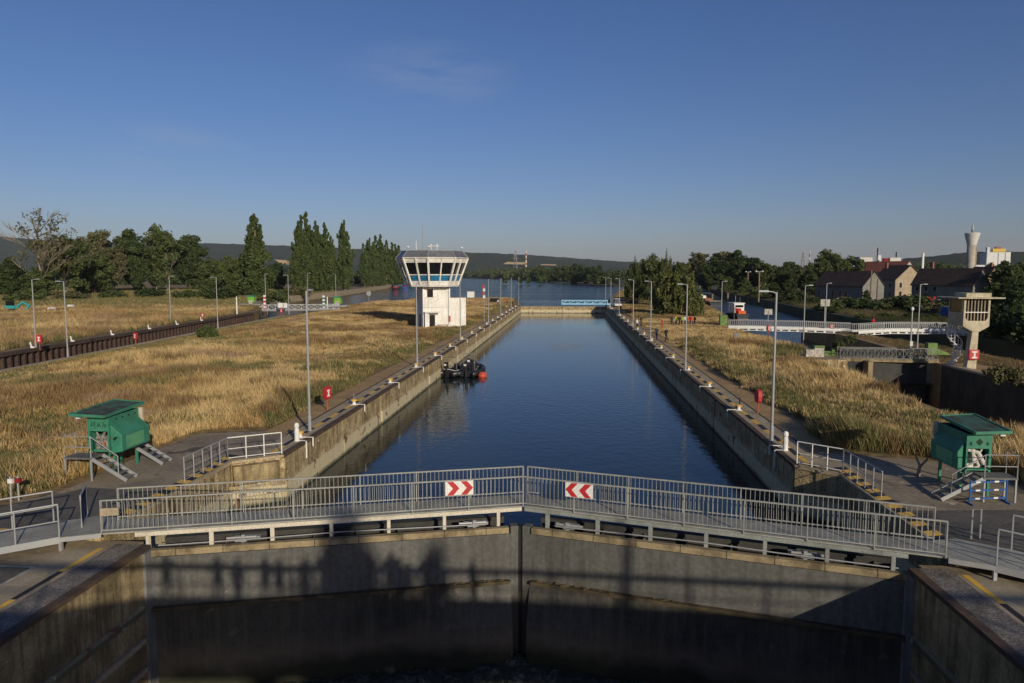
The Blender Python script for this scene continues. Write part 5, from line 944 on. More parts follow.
# left lock: gate footbridge, green huts, striped poles, signs
p0 = at(262, 311.5); p1 = at(340, 310.5)
t, F, L_ = truss_bridge(p0, p1, .35, 1.6, 'low grey footbridge across the upper gate of the left lock', ('galv', 'galv_dark'), h=1.2, n=12)
for px, py, lb in ((252, 307, 'lime green machine hut left of the red striped pole'), (338, 308.5, 'lime green machine hut right of the green striped pole')):
    x, y = at(px, py); t = root('gate_drive_hut', lb, 'hut', (x, y, 0), 0, 'lime gate drive huts'); MB().box((0, 0, 2.1), (1.9, 1.5, 1.8), top=(.8, .9)).build('casing', MAT['lime'], t, bevel=.1); MB().bb(-1.1, .9, -.8, .8, 2.8, 3.1).build('roof', MAT['hut_green'], t); MB().bb(-3.0, 2.6, -.9, .9, .5, .9).build('platform', MAT['galv'], t); MB().bb(-.5, .5, -.8, -.7, .9, 1.9).build('drive_unit', MAT['worn_white'], t)
    mb = MB(); [mb.bb(a-.1, a+.1, -.6, .6, 0, .5) for a in (-2.6, 2.2)]; mb.build('leg', MAT['galv_dark'], t)
for px, pt, pb, mats, lb in ((265, 295, 310, ('red', 'white_paint'), 'red and white striped pole at the left lock gate'), (324, 295.5, 310, ('hut_green', 'white_paint'), 'green and white striped pole at the left lock gate')):
    x, y = at(px, pb); h = HC*(pb-pt)/(pb-274.5); t = root('striped_pole', lb, 'pole', (x, y, 0))
    for m_ in (0, 1):
        mb = MB(); [mb.bb(-.28, .28, -.15, .15, h*k/8, h*(k+1)/8-.004) for k in range(m_, 8, 2)]; mb.build('band', MAT[mats[m_]], t)
for px, pt, pb, lb in ((237, 297, 314, 'plain white mast left of the lime machine hut'), (327.5, 297, 310, 'plain white mast right of the green striped pole')):
    x, y = at(px, pb); h = HC*(pb-pt)/(pb-274.5); t = root('white_mast', lb, 'mast', (x, y, 0)); MB().lathe([(.16, 0), (.13, h), (.05, h+.1)], n=8).build('pole', MAT['white_paint'], t)
x, y = at(283, 312); t = root('white_panel_sign', 'blank white rectangular sign above the red cabinet at the left lock', 'sign', (x, y, 0)); mb = MB(); [mb.bb(a-.04, a+.04, -.04, .04, 0, 2.6) for a in (-.7, .7)]; mb.build('post', MAT['galv'], t); MB().bb(-1.1, 1.1, -.12, -.05, 1.0, 2.1).build('panel', MAT['white_paint'], t)
# ------------------------------------------------------------------ houses and works on the right
def house(label, px, pb, wd, dp, eave, ridge_h, rz, wall, roofm, wins=(), gwins=(), chim=(), ov=.35, name='house'):
    "(px, pb) is the near foot of the sunlit gable; ridge runs along local x; wins = windows on the -y wall (x, z, w, h); gwins = on the +x gable"
    x, y = at(px, pb); x -= wd*math.cos(R(rz)); y -= wd*math.sin(R(rz)); t = root(name, label, 'house', (x, y, 0), R(rz)); mb = MB()
    V = [(0, 0, 0), (wd, 0, 0), (wd, dp, 0), (0, dp, 0), (0, 0, eave), (wd, 0, eave), (wd, dp, eave), (0, dp, eave), (0, dp/2, ridge_h), (wd, dp/2, ridge_h)]
    mb.add(V, [(3, 2, 1, 0), (0, 1, 5, 4), (2, 3, 7, 6), (1, 2, 6, 9, 5), (3, 0, 4, 8, 7)]); mb.build('wall', MAT[wall], t)
    mb = MB(); sl = (ridge_h-eave)/(dp/2); 
    for s in (0, 1):
        y0 = -ov if s == 0 else dp+ov; z0 = eave-sl*ov; A_ = [(-ov, y0, z0), (wd+ov, y0, z0), (wd+ov, dp/2, ridge_h), (-ov, dp/2, ridge_h)]
        B_ = [(a, b, c+.22) for a, b, c in A_]; A_ = [(a, b, c+.02) for a, b, c in A_]
        mb.add(A_+B_, [(3, 2, 1, 0), (4, 5, 6, 7), (0, 1, 5, 4), (1, 2, 6, 5), (2, 3, 7, 6), (3, 0, 4, 7)])
    r = mb.build('roof', MAT[roofm], t)
    for cx, cy, h in chim:
        mb = MB(); mb.bb(cx-.4, cx+.4, cy-.3, cy+.3, eave, ridge_h+h); mb.bb(cx-.48, cx+.48, cy-.38, cy+.38, ridge_h+h, ridge_h+h+.15); mb.build('chimney', MAT['brick'], r)
    for (wx, wz, ww, wh) in wins:
        f = MB().bb(wx-ww/2-.08, wx+ww/2+.08, -.05, .05, wz-.08, wz+wh+.08).build('window', MAT['house_white'], t); MB().bb(wx-ww/2, wx+ww/2, -.07, -.055, wz, wz+wh).build('pane', MAT['glass_dark'], f)
    for (wy, wz, ww, wh) in gwins:
        f = MB().bb(wd-.05, wd+.05, wy-ww/2-.08, wy+ww/2+.08, wz-.08, wz+wh+.08).build('window', MAT['house_white'], t); MB().bb(wd+.055, wd+.07, wy-ww/2, wy+ww/2, wz, wz+wh).build('pane', MAT['glass_dark'], f)
    return t
house('long low shade-grey walled house with a dark roof left of the tan gabled house', 862, 303, 20, 8.5, 5.2, 9.6, -66, 'house_shade', 'roof_dark', [(2, 1.2, 1, 2.6), (5, 1.2, 1, 2.6), (8, 1.2, 1, 2.6), (11, 1.2, 1, 2.6), (13.6, 1.2, 1, 2.6)])
house('tan stone house with a sunlit gable and dark roof', 894.5, 300, 10.5, 11.5, 7.0, 11.8, -72, 'house_wall', 'roof_dark', [(2.0, 4.2, 1.0, 1.4), (4.8, 4.2, 1.0, 1.4), (8.2, 4.2, 1.0, 1.4), (2.0, 1.2, 1.0, 1.5), (8.2, 1.1, 1.0, 1.7)], [(2.2, 4.2, .9, 1.7), (2.2, 1.4, .9, 1.5)], [(1, 4.5, .9)])
house('long building with a red tiled roof behind the tan gabled house', 900, 294, 20, 13, 10.0, 14.6, -52, 'house_white', 'roof_red', [], [], [(6, 6, .6)])
house('white walled house with dark roof and dormers left of the pillar cabin', 972, 304, 20, 7.5, 5.6, 10.4, -62, 'house_shade', 'roof_dark', [(2, 3.6, 1, 1.3), (5, 3.6, 1, 1.3), (8, 3.6, 1, 1.3), (2, 1, 1, 1.4), (5, 1, 1, 1.4)], [(4.5, 4, 1, 1.3)], [(3.4, 4.5, 2.1)])
house('tan gabled house with brick chimney above the pillar cabin roof', 983, 300, 8, 8.0, 6.2, 11.2, -72, 'house_wall', 'roof_dark', [(2, 3, 1, 1.2), (5, 3, 1, 1.2)], [(2.6, 3.4, .9, 1.1), (5.8, 3.4, .9, 1.1)], [(6.6, 4.2, 1.5)])
# water tower
D_ = 900; x = 0
def far_at(px, Y):
    a = (px-512)/FPX; dx = _R.x*a+_F.x/math.cos(PITCH)**2; dy = _R.y*a+_F.y/math.cos(PITCH)**2; return dx*Y/dy, Y
x, y = far_at(970, 620); s_ = 620/FPX; h = hz(235.3, 620)
t = root('water_tower', 'tall concrete water tower with a flared white tank and roof antenna', 'water tower', (x, y, -.5)); MB().lathe([(3.5, 0), (3.35, h*.4), (3.3, h*.78)], n=24).build('shaft', MAT['water_tower_conc'], t, smooth=True)
MB().lathe([(3.35, h*.78), (4.0, h*.84), (5.5, h*.985), (5.6, h), (5.3, h*1.01), (1, h*1.02)], n=28).build('tank', MAT['tower_shade'], t); MB().lathe([(.9, h*1.015), (.9, h*1.07), (.5, h*1.08)], n=10).build('roof_hatch', MAT['galv_dark'], t); MB().lathe([(.8, h*1.07), (.8, h*1.13), (.35, h*1.14), (.3, h*1.2)], n=8).build('antenna', MAT['galv'], t)
MB().box((2.6, -2.6, h*.38), (.4, .4, h*.7)).build('cable_duct', MAT['water_tower_conc'], t)
def block(name, label, cat, px0, px1, pt, pb, Y, mats='factory_white', parts=()):
    x0, _ = far_at(px0, Y); x1, _ = far_at(px1, Y); zt = hz(pt, Y); zb_ = min(hz(pb, Y), -.5); t = root(name, label, cat, (x0, Y, 0)); MB().bb(0, x1-x0, 0, (x1-x0)*.6+4, -1, zt).build('wall', MAT[mats], t, )
    MB().bb(-.3, x1-x0+.3, -.3, (x1-x0)*.6+4.3, zt, zt+.5).build('roof_edge', MAT['galv_dark'], t)
    for (a0, a1, t0_, t1_, mt, nm) in parts:
        X0, _ = far_at(a0, Y); X1, _ = far_at(a1, Y); MB().bb(X0-x0, X1-x0, -.8, 3, hz(t1_, Y), hz(t0_, Y)).build(nm, MAT[mt], t)
    return t
block('factory', 'white factory block with yellow roof plant right of the water tower', 'factory', 988, 1009.5, 253.5, 275, 1100, parts=[(985.5, 988, 248.8, 270, 'factory_white', 'chimney'), (991, 1004, 250.2, 253.2, 'yellow_box', 'roof_plant'), (994, 999, 248.6, 250.2, 'brick', 'roof_vent'), (975, 984, 265.5, 268, 'factory_white', 'low_wing'), (1004, 1004.6, 254, 265, 'galv', 'pipe'), (997, 997.5, 254, 265, 'galv', 'pipe')])
block('silo_building', 'pale concrete works block left of the red roof', 'factory', 859, 872, 258, 275, 700, 'tower_shade', [(857.5, 868, 263.5, 269, 'galv_dark', 'side_wing'), (877, 880, 256, 262, 'factory_white', 'tower_part'), (883, 887.5, 259, 262, 'red_dark', 'roof_plant'), (889, 900, 258.5, 263, 'tower_shade', 'low_block'), (877.2, 877.6, 249, 256, 'galv', 'mast'), (896, 896.3, 253, 258, 'galv', 'mast')])
block('works_building', 'small cream flat roofed block above the right canal trees', 'factory', 816.5, 824, 261.5, 272, 900, 'cream', [(814.5, 816.5, 261.5, 270, 'galv_dark', 'shaded_side'), (819, 825.5, 266.3, 268, 'cream', 'wing')])
def chimney(px, pt, Y, label, wd=3, bands=9):
    x, _ = far_at(px, Y); h = hz(pt, Y)+1.4; t = root('striped_chimney', label, 'chimney', (x, Y, -1.4))
    for m_ in (0, 1):
        mb = MB(); 
        for k in range(m_, bands, 2): mb.lathe([(wd*(1-.45*k/bands), h*k/bands), (wd*(1-.45*(k+1)/bands), h*(k+1)/bands-.05)], n=12)
        mb.build('band', MAT['tower_shade' if m_ == 0 else 'brick'], t)
chimney(526, 251, 3000, 'tall red and white striped mast before the hills left of centre', 4.6, 11); chimney(809, 251.5, 1500, 'slim red and white striped mast above the right trees', 1.9)
def pylon(px, pt, Y, label):
    x, _ = far_at(px, Y); h = hz(pt, Y)+1.4; t = root('lattice_pylon', label, 'pylon', (x, Y, -1.4)); w0, w1 = h*.09, h*.012; mb = MB(); th = max(.3, Y*.0006)
    for sx_, sy_ in ((1, 1), (1, -1), (-1, 1), (-1, -1)): mb.beam((w0*sx_, w0*sy_, 0), (w1*sx_, w1*sy_, h), th)
    for k in range(8):
        z0, z1 = h*k/8, h*(k+1)/8; a0, a1 = w0+(w1-w0)*k/8, w0+(w1-w0)*(k+1)/8; mb.beam((-a0, -a0, z0), (a1, -a1, z1), th*.7); mb.beam((a0, -a0, z0), (-a1, -a1, z1), th*.7)
    mb.build('lattice', MAT['galv_dark'], t); mb = MB(); [mb.beam((-h*q, 0, h*z), (h*q, 0, h*z), th) for q, z in ((.12, .7), (.09, .82), (.06, .93))]; mb.build('crossarm', MAT['galv_dark'], t)
pylon(515.5, 250.5, 3100, 'faint grey lattice pylon left of the striped mast'); pylon(802.5, 253, 1450, 'grey lattice pylon left of the slim striped mast')
for px, pt, pb, lb in ((870, 270, 307, 'tall leaning wooden pole in front of the houses'), (876.5, 279, 306.5, 'shorter wooden pole right of the tall wooden pole'), (758.5, 271, 302, 'wooden pole with lamps on the right canal bank'), (747.5, 271.5, 293, 'thin pole on the right canal bank left of the wooden pole'), (803.5, 270, 294, 'rust brown pole behind the tall lamp post'), (967, 272, 296, 'dark pole between the white house and the gabled house')):
    x, y = at(px, pb); h = HC*(pb-pt)/(pb-274.5); t = root('utility_pole', lb, 'pole', (x, y, 0)); r_ = .0011*y; MB().lathe([(r_, 0), (r_*.75, h)], n=8).build('pole', MAT['wood_pole'], t)
    if px in (758.5, 747.5): mb = MB(); mb.tube([(-.9, 0, h-.2), (.9, 0, h-.2)], .06, 5); mb.ball((-1.0, 0, h-.1), .3); mb.ball((1.0, 0, h-.1), .3); mb.build('lamps', MAT['white_plastic'], t)
x, _ = far_at(922, 520); t = root('white_chimney', 'slim white chimney beyond the trees right of the red roof', 'chimney', (x, 520, 0)); MB().lathe([(.9, 0), (.8, hz(254, 520))], n=10).build('stack', MAT['white_paint'], t)

# vehicles
def car(label, loc, rz, body, ln=4.3, wd=1.75, hh=1.45, van=False, name='parked_car'):
    t = root(name, label, 'van' if van else 'car', loc, rz); mb = MB(); hb = .85 if not van else 1.0
    P = [(-ln/2, .35), (-ln/2, hb-.05), (-ln/2+.15, hb), (ln/2-.9, hb-.02), (ln/2-.1, hb-.25), (ln/2, .4)]; 
    V = [(x, -wd/2, z) for x, z in P]+[(x, wd/2, z) for x, z in P]; n = len(P); mb.add(V, [tuple(range(n)), tuple(range(2*n-1, n-1, -1))]+[(i, i+n, (i+1) % n+n, (i+1) % n) for i in range(n)]); mb.build('body', MAT[body], t, bevel=.06)
    x0, x1 = (-ln/2+.1, ln/2-.9) if van else (-ln/2+.35, ln/2-1.1); hh = 2.2 if van else hh
    mb = MB(); mb.box(((x0+x1)/2, 0, (hb+hh)/2-.06), (x1-x0, wd*.9, hh-hb-.0), top=(.72 if not van else .9, .86)); mb.build('glasshouse', MAT['glass_dark'], t); mb = MB(); mb.box(((x0+x1)/2, 0, hh-.02), ((x1-x0)*(.72 if not van else .92), wd*.79, .06)); mb.build('roof', MAT[body], t)
    if van: mb = MB(); mb.box(((x0+x1)/2-.5, 0, (hb+hh)/2), ((x1-x0)*.7, wd*.93, hh-hb-.1)); mb.build('cargo_body', MAT[body], t)
    for a in (-ln*.3, ln*.3):
        for b in (-wd/2+.05, wd/2-.05): mb = MB(); mb.tube([(a, b-.1, .32), (a, b+.1, .32)], .32, 12); mb.build('wheel', MAT['tyre'], t)
    for b in (-.55, .55): mb = MB(); mb.box((ln/2-.02, b, .6), (.08, .35, .15)); mb.build('headlight', MAT['white_plastic'], t)
    return t
x, y = at(616.5, 308.5); car('white van parked on the right quay by the far gate', (12.8, 197, 0), R(-80), 'car_white', 5, 1.9, van=True); car('dark car parked behind the white van at the far gate', (15.6, 214, 0), R(20), 'car_dark')
for px, py, bd, v, lb in ((927, 304, 'car_red', True, 'red van parked below the dormered house'), (930, 307.5, 'car_red', False, 'red car in front of the red van'), (935, 304.5, 'car_white', False, 'white car right of the red van'), (941, 306, 'car_red', False, 'red car parked right of the white car'), (939, 310, 'car_dark', False, 'dark car nearest the canal in the car park'),
        (884.5, 304, 'car_white', False, 'silver white car below the tan gabled house'), (899, 306, 'car_red', False, 'red car under the sunlit gable half hidden by bushes')):
    x, y = at(px, py); car(lb, (x, y, 0), R(170), bd, van=v)
x, y = at(947, 318); car('blue van just left of the pillar cabin', (x, y, 0), R(100), 'blue_barrier', 5, 1.9, van=True)
x, y = at(496, 304); t = root('generator_trailer', 'small dark trailer in the grass by the far left chamber corner', 'trailer', (-22.5, 218, 0)); MB().bb(-1.4, 1.4, -.8, .8, .5, 1.5).build('body', MAT['dark'], t, bevel=.06); mb = MB(); mb.tube([(0, -.9, .35), (0, .9, .35)], .35, 10); mb.build('wheel', MAT['tyre'], t)

# ------------------------------------------------------------------ trees
LEAF = MAT['leaves']
def leafmesh(name, C_, Rr, n, size, cols, parent=None, aspect=1.4, out=.55, droop=0, seed=1, kind_col=None):
    "C_ clump centres (k,3), Rr radii (k,3); n leaves per clump; colours vary per clump and per leaf"
    r = np.random.default_rng(seed); k = len(C_); C_ = np.asarray(C_, float); Rr = np.asarray(Rr, float)
    if Rr.ndim == 1: Rr = np.stack([Rr]*3, 1)
    d = r.normal(size=(k, n, 3)); d /= np.linalg.norm(d, axis=2, keepdims=True); rad = r.random((k, n, 1))**.45
    P = (C_[:, None]+d*rad*Rr[:, None]).reshape(-1, 3); N = (d*out+r.normal(size=(k, n, 3))*(1-out)*.9).reshape(-1, 3); N /= np.linalg.norm(N, axis=1, keepdims=True)+1e-9
    T = np.cross(N, r.normal(size=N.shape)); T[:, 2] -= droop*2; T -= N*(T*N).sum(1, keepdims=True); T /= np.linalg.norm(T, axis=1, keepdims=True)+1e-9; B_ = np.cross(N, T)
    s = size*(.6+.8*r.random((len(P), 1))); V = np.stack([P-T*s*aspect/2, P+B_*s/2, P+T*s*aspect/2, P-B_*s/2], 1).reshape(-1, 3); tri = np.arange(len(P)*4).reshape(-1, 4)
    c = np.array(cols); cl = r.random((k, 1)); cc = c[0]*(1-cl)+c[1]*cl; t = np.repeat(cc, n, 0)*(.75+.5*r.random((len(P), 1)))
    return npmesh(name, V, tri, t, LEAF, parent)
G_DARK = ((.034, .052, .016), (.062, .084, .026)); G_MID = ((.062, .082, .026), (.095, .118, .036)); G_POP = ((.060, .088, .028), (.095, .122, .038)); G_WIL = ((.10, .115, .035), (.15, .16, .05)); G_OLI = ((.09, .09, .036), (.14, .13, .06))
def limbs(t, h, r0, crown_z, spread, n, seed, mat='bark', sub=0):
    rn = random.Random(seed); mb = MB(); pts = [(0, 0, 0)]; x = y = 0
    for k in range(1, 7): x += rn.uniform(-.02, .02)*h; y += rn.uniform(-.02, .02)*h; pts.append((x, y, h*.86*k/6))
    mb.tube(pts, [r0*(1-.8*k/6) for k in range(7)], 8); mb.build('trunk', MAT[mat], t); mb = MB()
    for i in range(n):
        f = crown_z+(.85-crown_z)*i/n; a = rn.uniform(0, 6.3); L_ = spread*(1-.5*f)*rn.uniform(.7, 1.1); b = pts[min(6, int(f*7))]; z = h*f; e = (b[0]+math.cos(a)*L_*.5, b[1]+math.sin(a)*L_*.5, z+L_*.35); e2 = (b[0]+math.cos(a)*L_, b[1]+math.sin(a)*L_, z+L_*rn.uniform(.5, .95))
        mb.tube([(b[0], b[1], z), e, e2], [r0*.35, r0*.22, r0*.06], 5)
        for q in range(sub):
            a2 = a+rn.uniform(-1, 1); f2 = rn.uniform(.3, .9); s = tuple(e[k]+(e2[k]-e[k])*f2 for k in range(3)); l2 = L_*rn.uniform(.25, .5); mid = (s[0]+math.cos(a2)*l2*.5, s[1]+math.sin(a2)*l2*.5, s[2]+l2*.5); en = (s[0]+math.cos(a2)*l2*.8, s[1]+math.sin(a2)*l2*.8, s[2]+l2*rn.uniform(.7, 1.2)); mb.tube([s, mid, en], [r0*.12, r0*.08, r0*.03], 4)
    mb.build('limbs', MAT[mat], t)
def poplar(seed, h=32, w_=4.6, leaders=((0, 0, 1.0), (.45, .1, .93), (-.4, .25, .9), (.05, -.45, .86))):
    t = root('poplar_tree', '', 'tree'); rn = random.Random(seed); C_ = []; R_ = []
    for (lx, ly, lh) in leaders:
        n_ = 62
        for i in range(n_):
            f = (i+rn.random())/n_; z = h*lh*(.03+.95*f); prof = min(1, (f*4+.5))*(1-(max(0, f-.45)/.55)**1.5*.88)*(1+.22*math.sin(f*17+seed+lx*9)); a = rn.uniform(0, 6.3); rr_ = w_*.72*prof*rn.uniform(.1, 1)
            sp = (.55+.45*min(1, f*2.5))*(1-.35*f); C_.append((lx*w_*sp+math.cos(a)*rr_, ly*w_*sp+math.sin(a)*rr_, z)); q = w_*rn.uniform(.15, .28)*max(.35, prof); R_.append((q, q, q*2.4))
    leafmesh('crown', C_, R_, 110, .46, G_POP, t, 1.5, .5, seed=seed); mb = MB(); mb.lathe([(.5, 0), (.4, h*.15), (.12, h*.9)], n=8); mb.build('trunk', MAT['bark_pale'], t)
    return t
def round_tree(seed, h=16, w_=7, cols=G_DARK, kind='broadleaf_tree', n=120, base=.03, leaf=.52, per=150, bark='bark', crown_lift=0, sub=0):
    t = root(kind, '', 'tree'); rn = random.Random(seed); C_ = []; R_ = []
    lobes = [(rn.uniform(-.42, .42), rn.uniform(-.42, .42), rn.uniform(.25, .75), rn.uniform(.35, .6)) for _ in range(8)]+[(0, 0, .55, .75), (0, 0, .3, .75)]
    for i in range(n):
        lx, ly, lz, lr = rn.choice(lobes); d = Vector((rn.gauss(0, 1), rn.gauss(0, 1), rn.gauss(0, 1))).normalized()*lr*rn.uniform(.55, 1)
        z = base+crown_lift+(1-base-crown_lift)*max(.02, min(.97, lz+d.z*.62)); C_.append(((lx+d.x)*w_, (ly+d.y)*w_, z*h)); q = w_*rn.uniform(.15, .27); R_.append((q, q, q*.85))
    leafmesh('crown', C_, R_, per, leaf, cols, t, 1.3, .55, seed=seed); limbs(t, h*.85, max(.18, h*.018), .18 if sub else .25, w_*.95, 11 if sub else 7, seed, bark, sub=sub); return t
def willow(seed, h=15, w_=5, cols=G_WIL):
    t = root('willow_tree', '', 'tree'); rn = random.Random(seed); C_ = []; R_ = []
    for i in range(120):
        a = rn.uniform(0, 6.3); q = rn.random()**.6; top = h*(1-.5*q*q)*rn.uniform(.72, 1.0); L_ = rn.uniform(.12, .34)*h; z = max(L_*.6, top-L_*rn.uniform(.6, 2.6)); C_.append((math.cos(a)*q*w_, math.sin(a)*q*w_, z)); R_.append((.5, .5, L_*.55))
    leafmesh('crown', C_, R_, 95, .28, cols, t, 2.2, .35, droop=.9, seed=seed); limbs(t, h*.8, .35, .25, w_*.8, 6, seed); return t
def bare_tree(seed, h=20, w_=7, leaves=True):
    t = root('bare_tree', '', 'tree'); limbs(t, h, .38, .16, w_*1.15, 26, seed, 'bark_pale', sub=9); rn = random.Random(seed); C_ = []; R_ = []
    for i in range(46):
        a = rn.uniform(-1.6, 1.6); q = rn.uniform(.1, 1)*w_*.85; C_.append((math.cos(a)*q, math.sin(a)*q, h*rn.uniform(.45, 1.05)*(1-.12*q/w_))); R_.append(rn.uniform(.8, 1.6))
    leafmesh('crown', C_, R_, 26, .38, G_OLI, t, 1.3, .3, seed=seed); return t
def bush(seed, h=3, w_=3, cols=G_MID, kind='bush', per=90, leaf=.3):
    t = root(kind, '', 'bush'); rn = random.Random(seed); C_ = []; R_ = []
    for i in range(22): a = rn.uniform(0, 6.3); q = rn.random()**.6*w_*.75; C_.append((math.cos(a)*q, math.sin(a)*q, h*rn.uniform(.15, .78)*(1-.35*q/w_))); R_.append((w_*.28, w_*.28, h*.25))
    leafmesh('foliage', C_, R_, per, leaf, cols, t, 1.3, .5, seed=seed); mb = MB(); [mb.tube([(0, 0, 0), (rn.uniform(-.4, .4)*w_, rn.uniform(-.4, .4)*w_, h*.7)], [.06, .02], 5) for _ in range(5)]; mb.build('stems', MAT['bark'], t); return t
def place(proto, px, pb, pt, label, Y=None, sx_=1.0, first={}, zb=0.0, group=None, wid=None):
    "stand a copy where the photograph shows it; real height from base and top"
    if Y is None: x, y = at(px, pb, zb)
    else: x, y = far_at(px, Y)
    h = hz(pt, y)-zb; k = id(proto)
    if k in first: o = copy_tree(proto)
    else: o = proto; first[k] = proto.get('h0')
    s = h/PH[proto.name]; o.location = (x, y, zb); o.scale = (s*sx_, s*sx_, s); o.rotation_euler.z = PR.uniform(0, 6.3); o['label'] = label
    if group: o['group'] = group
    return o
PH = {}
def reg(o, h): PH[o.name] = h; return o
P1 = reg(poplar(1), 32); P2 = reg(poplar(2, 32, 4.4, ((0, 0, 1.0), (.5, 0, .96), (-.45, -.2, .84))), 32); P3 = reg(poplar(3, 32, 4.6, ((-.2, 0, 1.0), (.3, .2, .98), (.1, -.4, .8), (-.45, .3, .8), (.5, -.1, .78))), 32)
P4 = reg(poplar(4, 32, 4.2, ((0, 0, 1.0), (-.3, .2, .88))), 32)
TD = reg(round_tree(11), 16); TD2 = reg(round_tree(12, 16, 8, G_DARK), 16); TM = reg(round_tree(13, 15, 6.5, G_MID), 15); TM2 = reg(round_tree(14, 15, 7.5, G_MID), 15); TO = reg(round_tree(15, 15, 5.5, G_OLI, n=55, per=80), 15)
TS = reg(round_tree(17, 16, 6.5, G_OLI, 'sparse_tree', n=70, per=70, base=.2, bark='bark_pale', sub=5), 16); TS2 = reg(round_tree(18, 16, 7, G_MID, 'sparse_tree', n=75, per=85, base=.16, bark='bark_pale', sub=5), 16)
W1 = reg(willow(21), 15); W2 = reg(willow(22, 15, 4, G_MID), 15); BT = reg(bare_tree(31), 20); BU = reg(bush(41), 3); BU2 = reg(bush(42, 3, 3.4, G_OLI), 3); BD = reg(bush(43, 3, 3.6, G_DARK), 3)
gp = 'poplars on the left bank'
place(P3, 257, 297, 211.5, 'large broad poplar standing alone left of the poplar cluster', sx_=1.25, group=gp)
for i, (p_, px, pb, pt, sx_, lb) in enumerate(((P1, 300, 294, 220, 1.0, 'lower leftmost poplar of the dense cluster'), (P2, 307, 293, 211, 1.1, 'tallest twin topped poplar of the dense cluster'), (P1, 317, 293, 220, 1.0, 'middle poplar of the dense cluster'), (P2, 326, 292, 222, 1.05, 'right poplar of the dense cluster'), (P3, 333, 290, 238, .9, 'shorter rear poplar at the right end of the dense cluster'),
    (P2, 345, 290, 219.5, .95, 'slim tall poplar standing between the cluster and the row'), (P4, 364, 287, 243, 1.1, 'first poplar of the far row, counted from the left'), (P2, 370, 286.5, 237.5, 1.1, 'second poplar of the far row, counted from the left'), (P4, 376, 286, 235, 1.2, 'third poplar of the far row, counted from the left'), (P2, 381, 285.5, 234, 1.2, 'fourth poplar of the far row, counted from the left'),
    (P4, 387, 285, 239.5, 1.3, 'fifth poplar of the far row, counted from the left'), (P2, 393, 284.5, 242, 1.4, 'sixth poplar of the far row, counted from the left'), (P4, 399, 284, 245, 1.5, 'seventh poplar of the far row, counted from the left'))):
    place(p_, px, pb, pt, lb, sx_=sx_, group=gp)
place(BT, 45, 298, 210, 'bare branched grey tree with thin leaves at far left', sx_=1.15).rotation_euler.z = -.5
for p_, px, pb, pt, sx_, lb in ((TD2, 14, 296, 257, 1.2, 'low dark tree at the left photo edge'), (TS2, 66, 297, 236, 1.1, 'green bushy tree right of the bare tree'), (TS, 84, 295, 237, 1.0, 'olive tree behind the green bushy tree'), (TS, 101, 293, 230, .8, 'thin pale topped tree left of the round dark tree'), (TM2, 95, 295, 252, 1.1, 'low green tree before the thin pale topped tree'), (TS, 115, 293, 247, .9, 'yellowish small tree left of the round dark tree'),
    (TD, 134, 292, 228, .85, 'round dark tree with pale leaning stems below'), (TS2, 168, 291, 226, .85, 'dark spiky topped tree of the left pair of dark trees'), (TD, 190, 290.5, 234, .9, 'broad dark tree right of the spiky topped tree'), (TS2, 157, 291, 258, 1.0, 'low bushy tree filling the gap between dark trees'), (TM2, 212, 295, 258, 1.0, 'green tree left of the lone poplar'), (TM, 231, 297, 257, .9, 'green tree just left of the lone poplar'),
    (TD2, 276, 290, 262, 1.0, 'dark tree in the gap right of the lone poplar'), (TD, 247, 296, 268, 1.0, 'dark tree tucked behind the lone poplar'), (TM, 40, 298, 268, 1.3, 'low green tree under the bare tree')):
    place(p_, px, pb, pt, lb, sx_=sx_, group='trees on the left bank')
for i, (px, pb, pt, sx_, pr, lb) in enumerate(((25, 303, 291, 1.6, BU, 'low bush at the foot of the bare tree'), (70, 301, 290, 1.6, BU2, 'low olive bush right of the bare tree foot'), (110, 299, 289, 1.8, BU, 'low bush under the thin pale topped tree'), (150, 298, 288, 1.9, BD, 'low dark bush before the round dark tree'), (190, 299, 289, 1.9, BU, 'low bush before the broad dark tree'),
    (222, 300, 287, 1.6, BD, 'low dark bush left of the lone poplar'), (274, 302, 288, 1.4, BU, 'bush right of the lone poplar foot'), (206, 338, 325, .9, BU, 'green bush on the near kerb of the left lock'), (297, 296, 284, 1.2, BU2, 'bush at the foot of the dense poplar cluster'))):
    place(pr, px, pb, pt, lb, sx_=sx_)
# right island
for p_, px, pb, pt, sx_, lb in ((W2, 634, 300, 250, .75, 'slender poplar like willow nearest the far chamber gate'), (W2, 645, 302, 252, .8, 'second slender willow right of the far chamber gate'), (W2, 664, 306, 243, .6, 'spindly tall tree top rising behind the big willow'), (TS2, 655, 304, 256, .9, 'loose olive tree left of the big willow')):
    place(p_, px, pb, pt, lb, sx_=sx_)
place(W1, 678, 316.5, 252, 'big drooping willow in the middle of the right island', sx_=1.1); place(W1, 666, 314, 258, 'smaller drooping willow at the left side of the big willow', sx_=.8)
for px, pb, pt, sx_, pr, lb in ((632, 304, 299, 1.4, BU2, 'small bush at the far end of the right island'), (1004, 383, 357, .8, BU2, 'dry yellowish bush right of the pillar cabin'), (850, 343, 331, .7, BU, 'weedy bush on the lock pier'), (838, 349, 336, .6, BU, 'small weed clump on the pier edge'), (1003, 452, 431, .5, BU2, 'tall weeds behind the right green hut')):
    place(pr, px, pb, pt, lb, sx_=sx_)
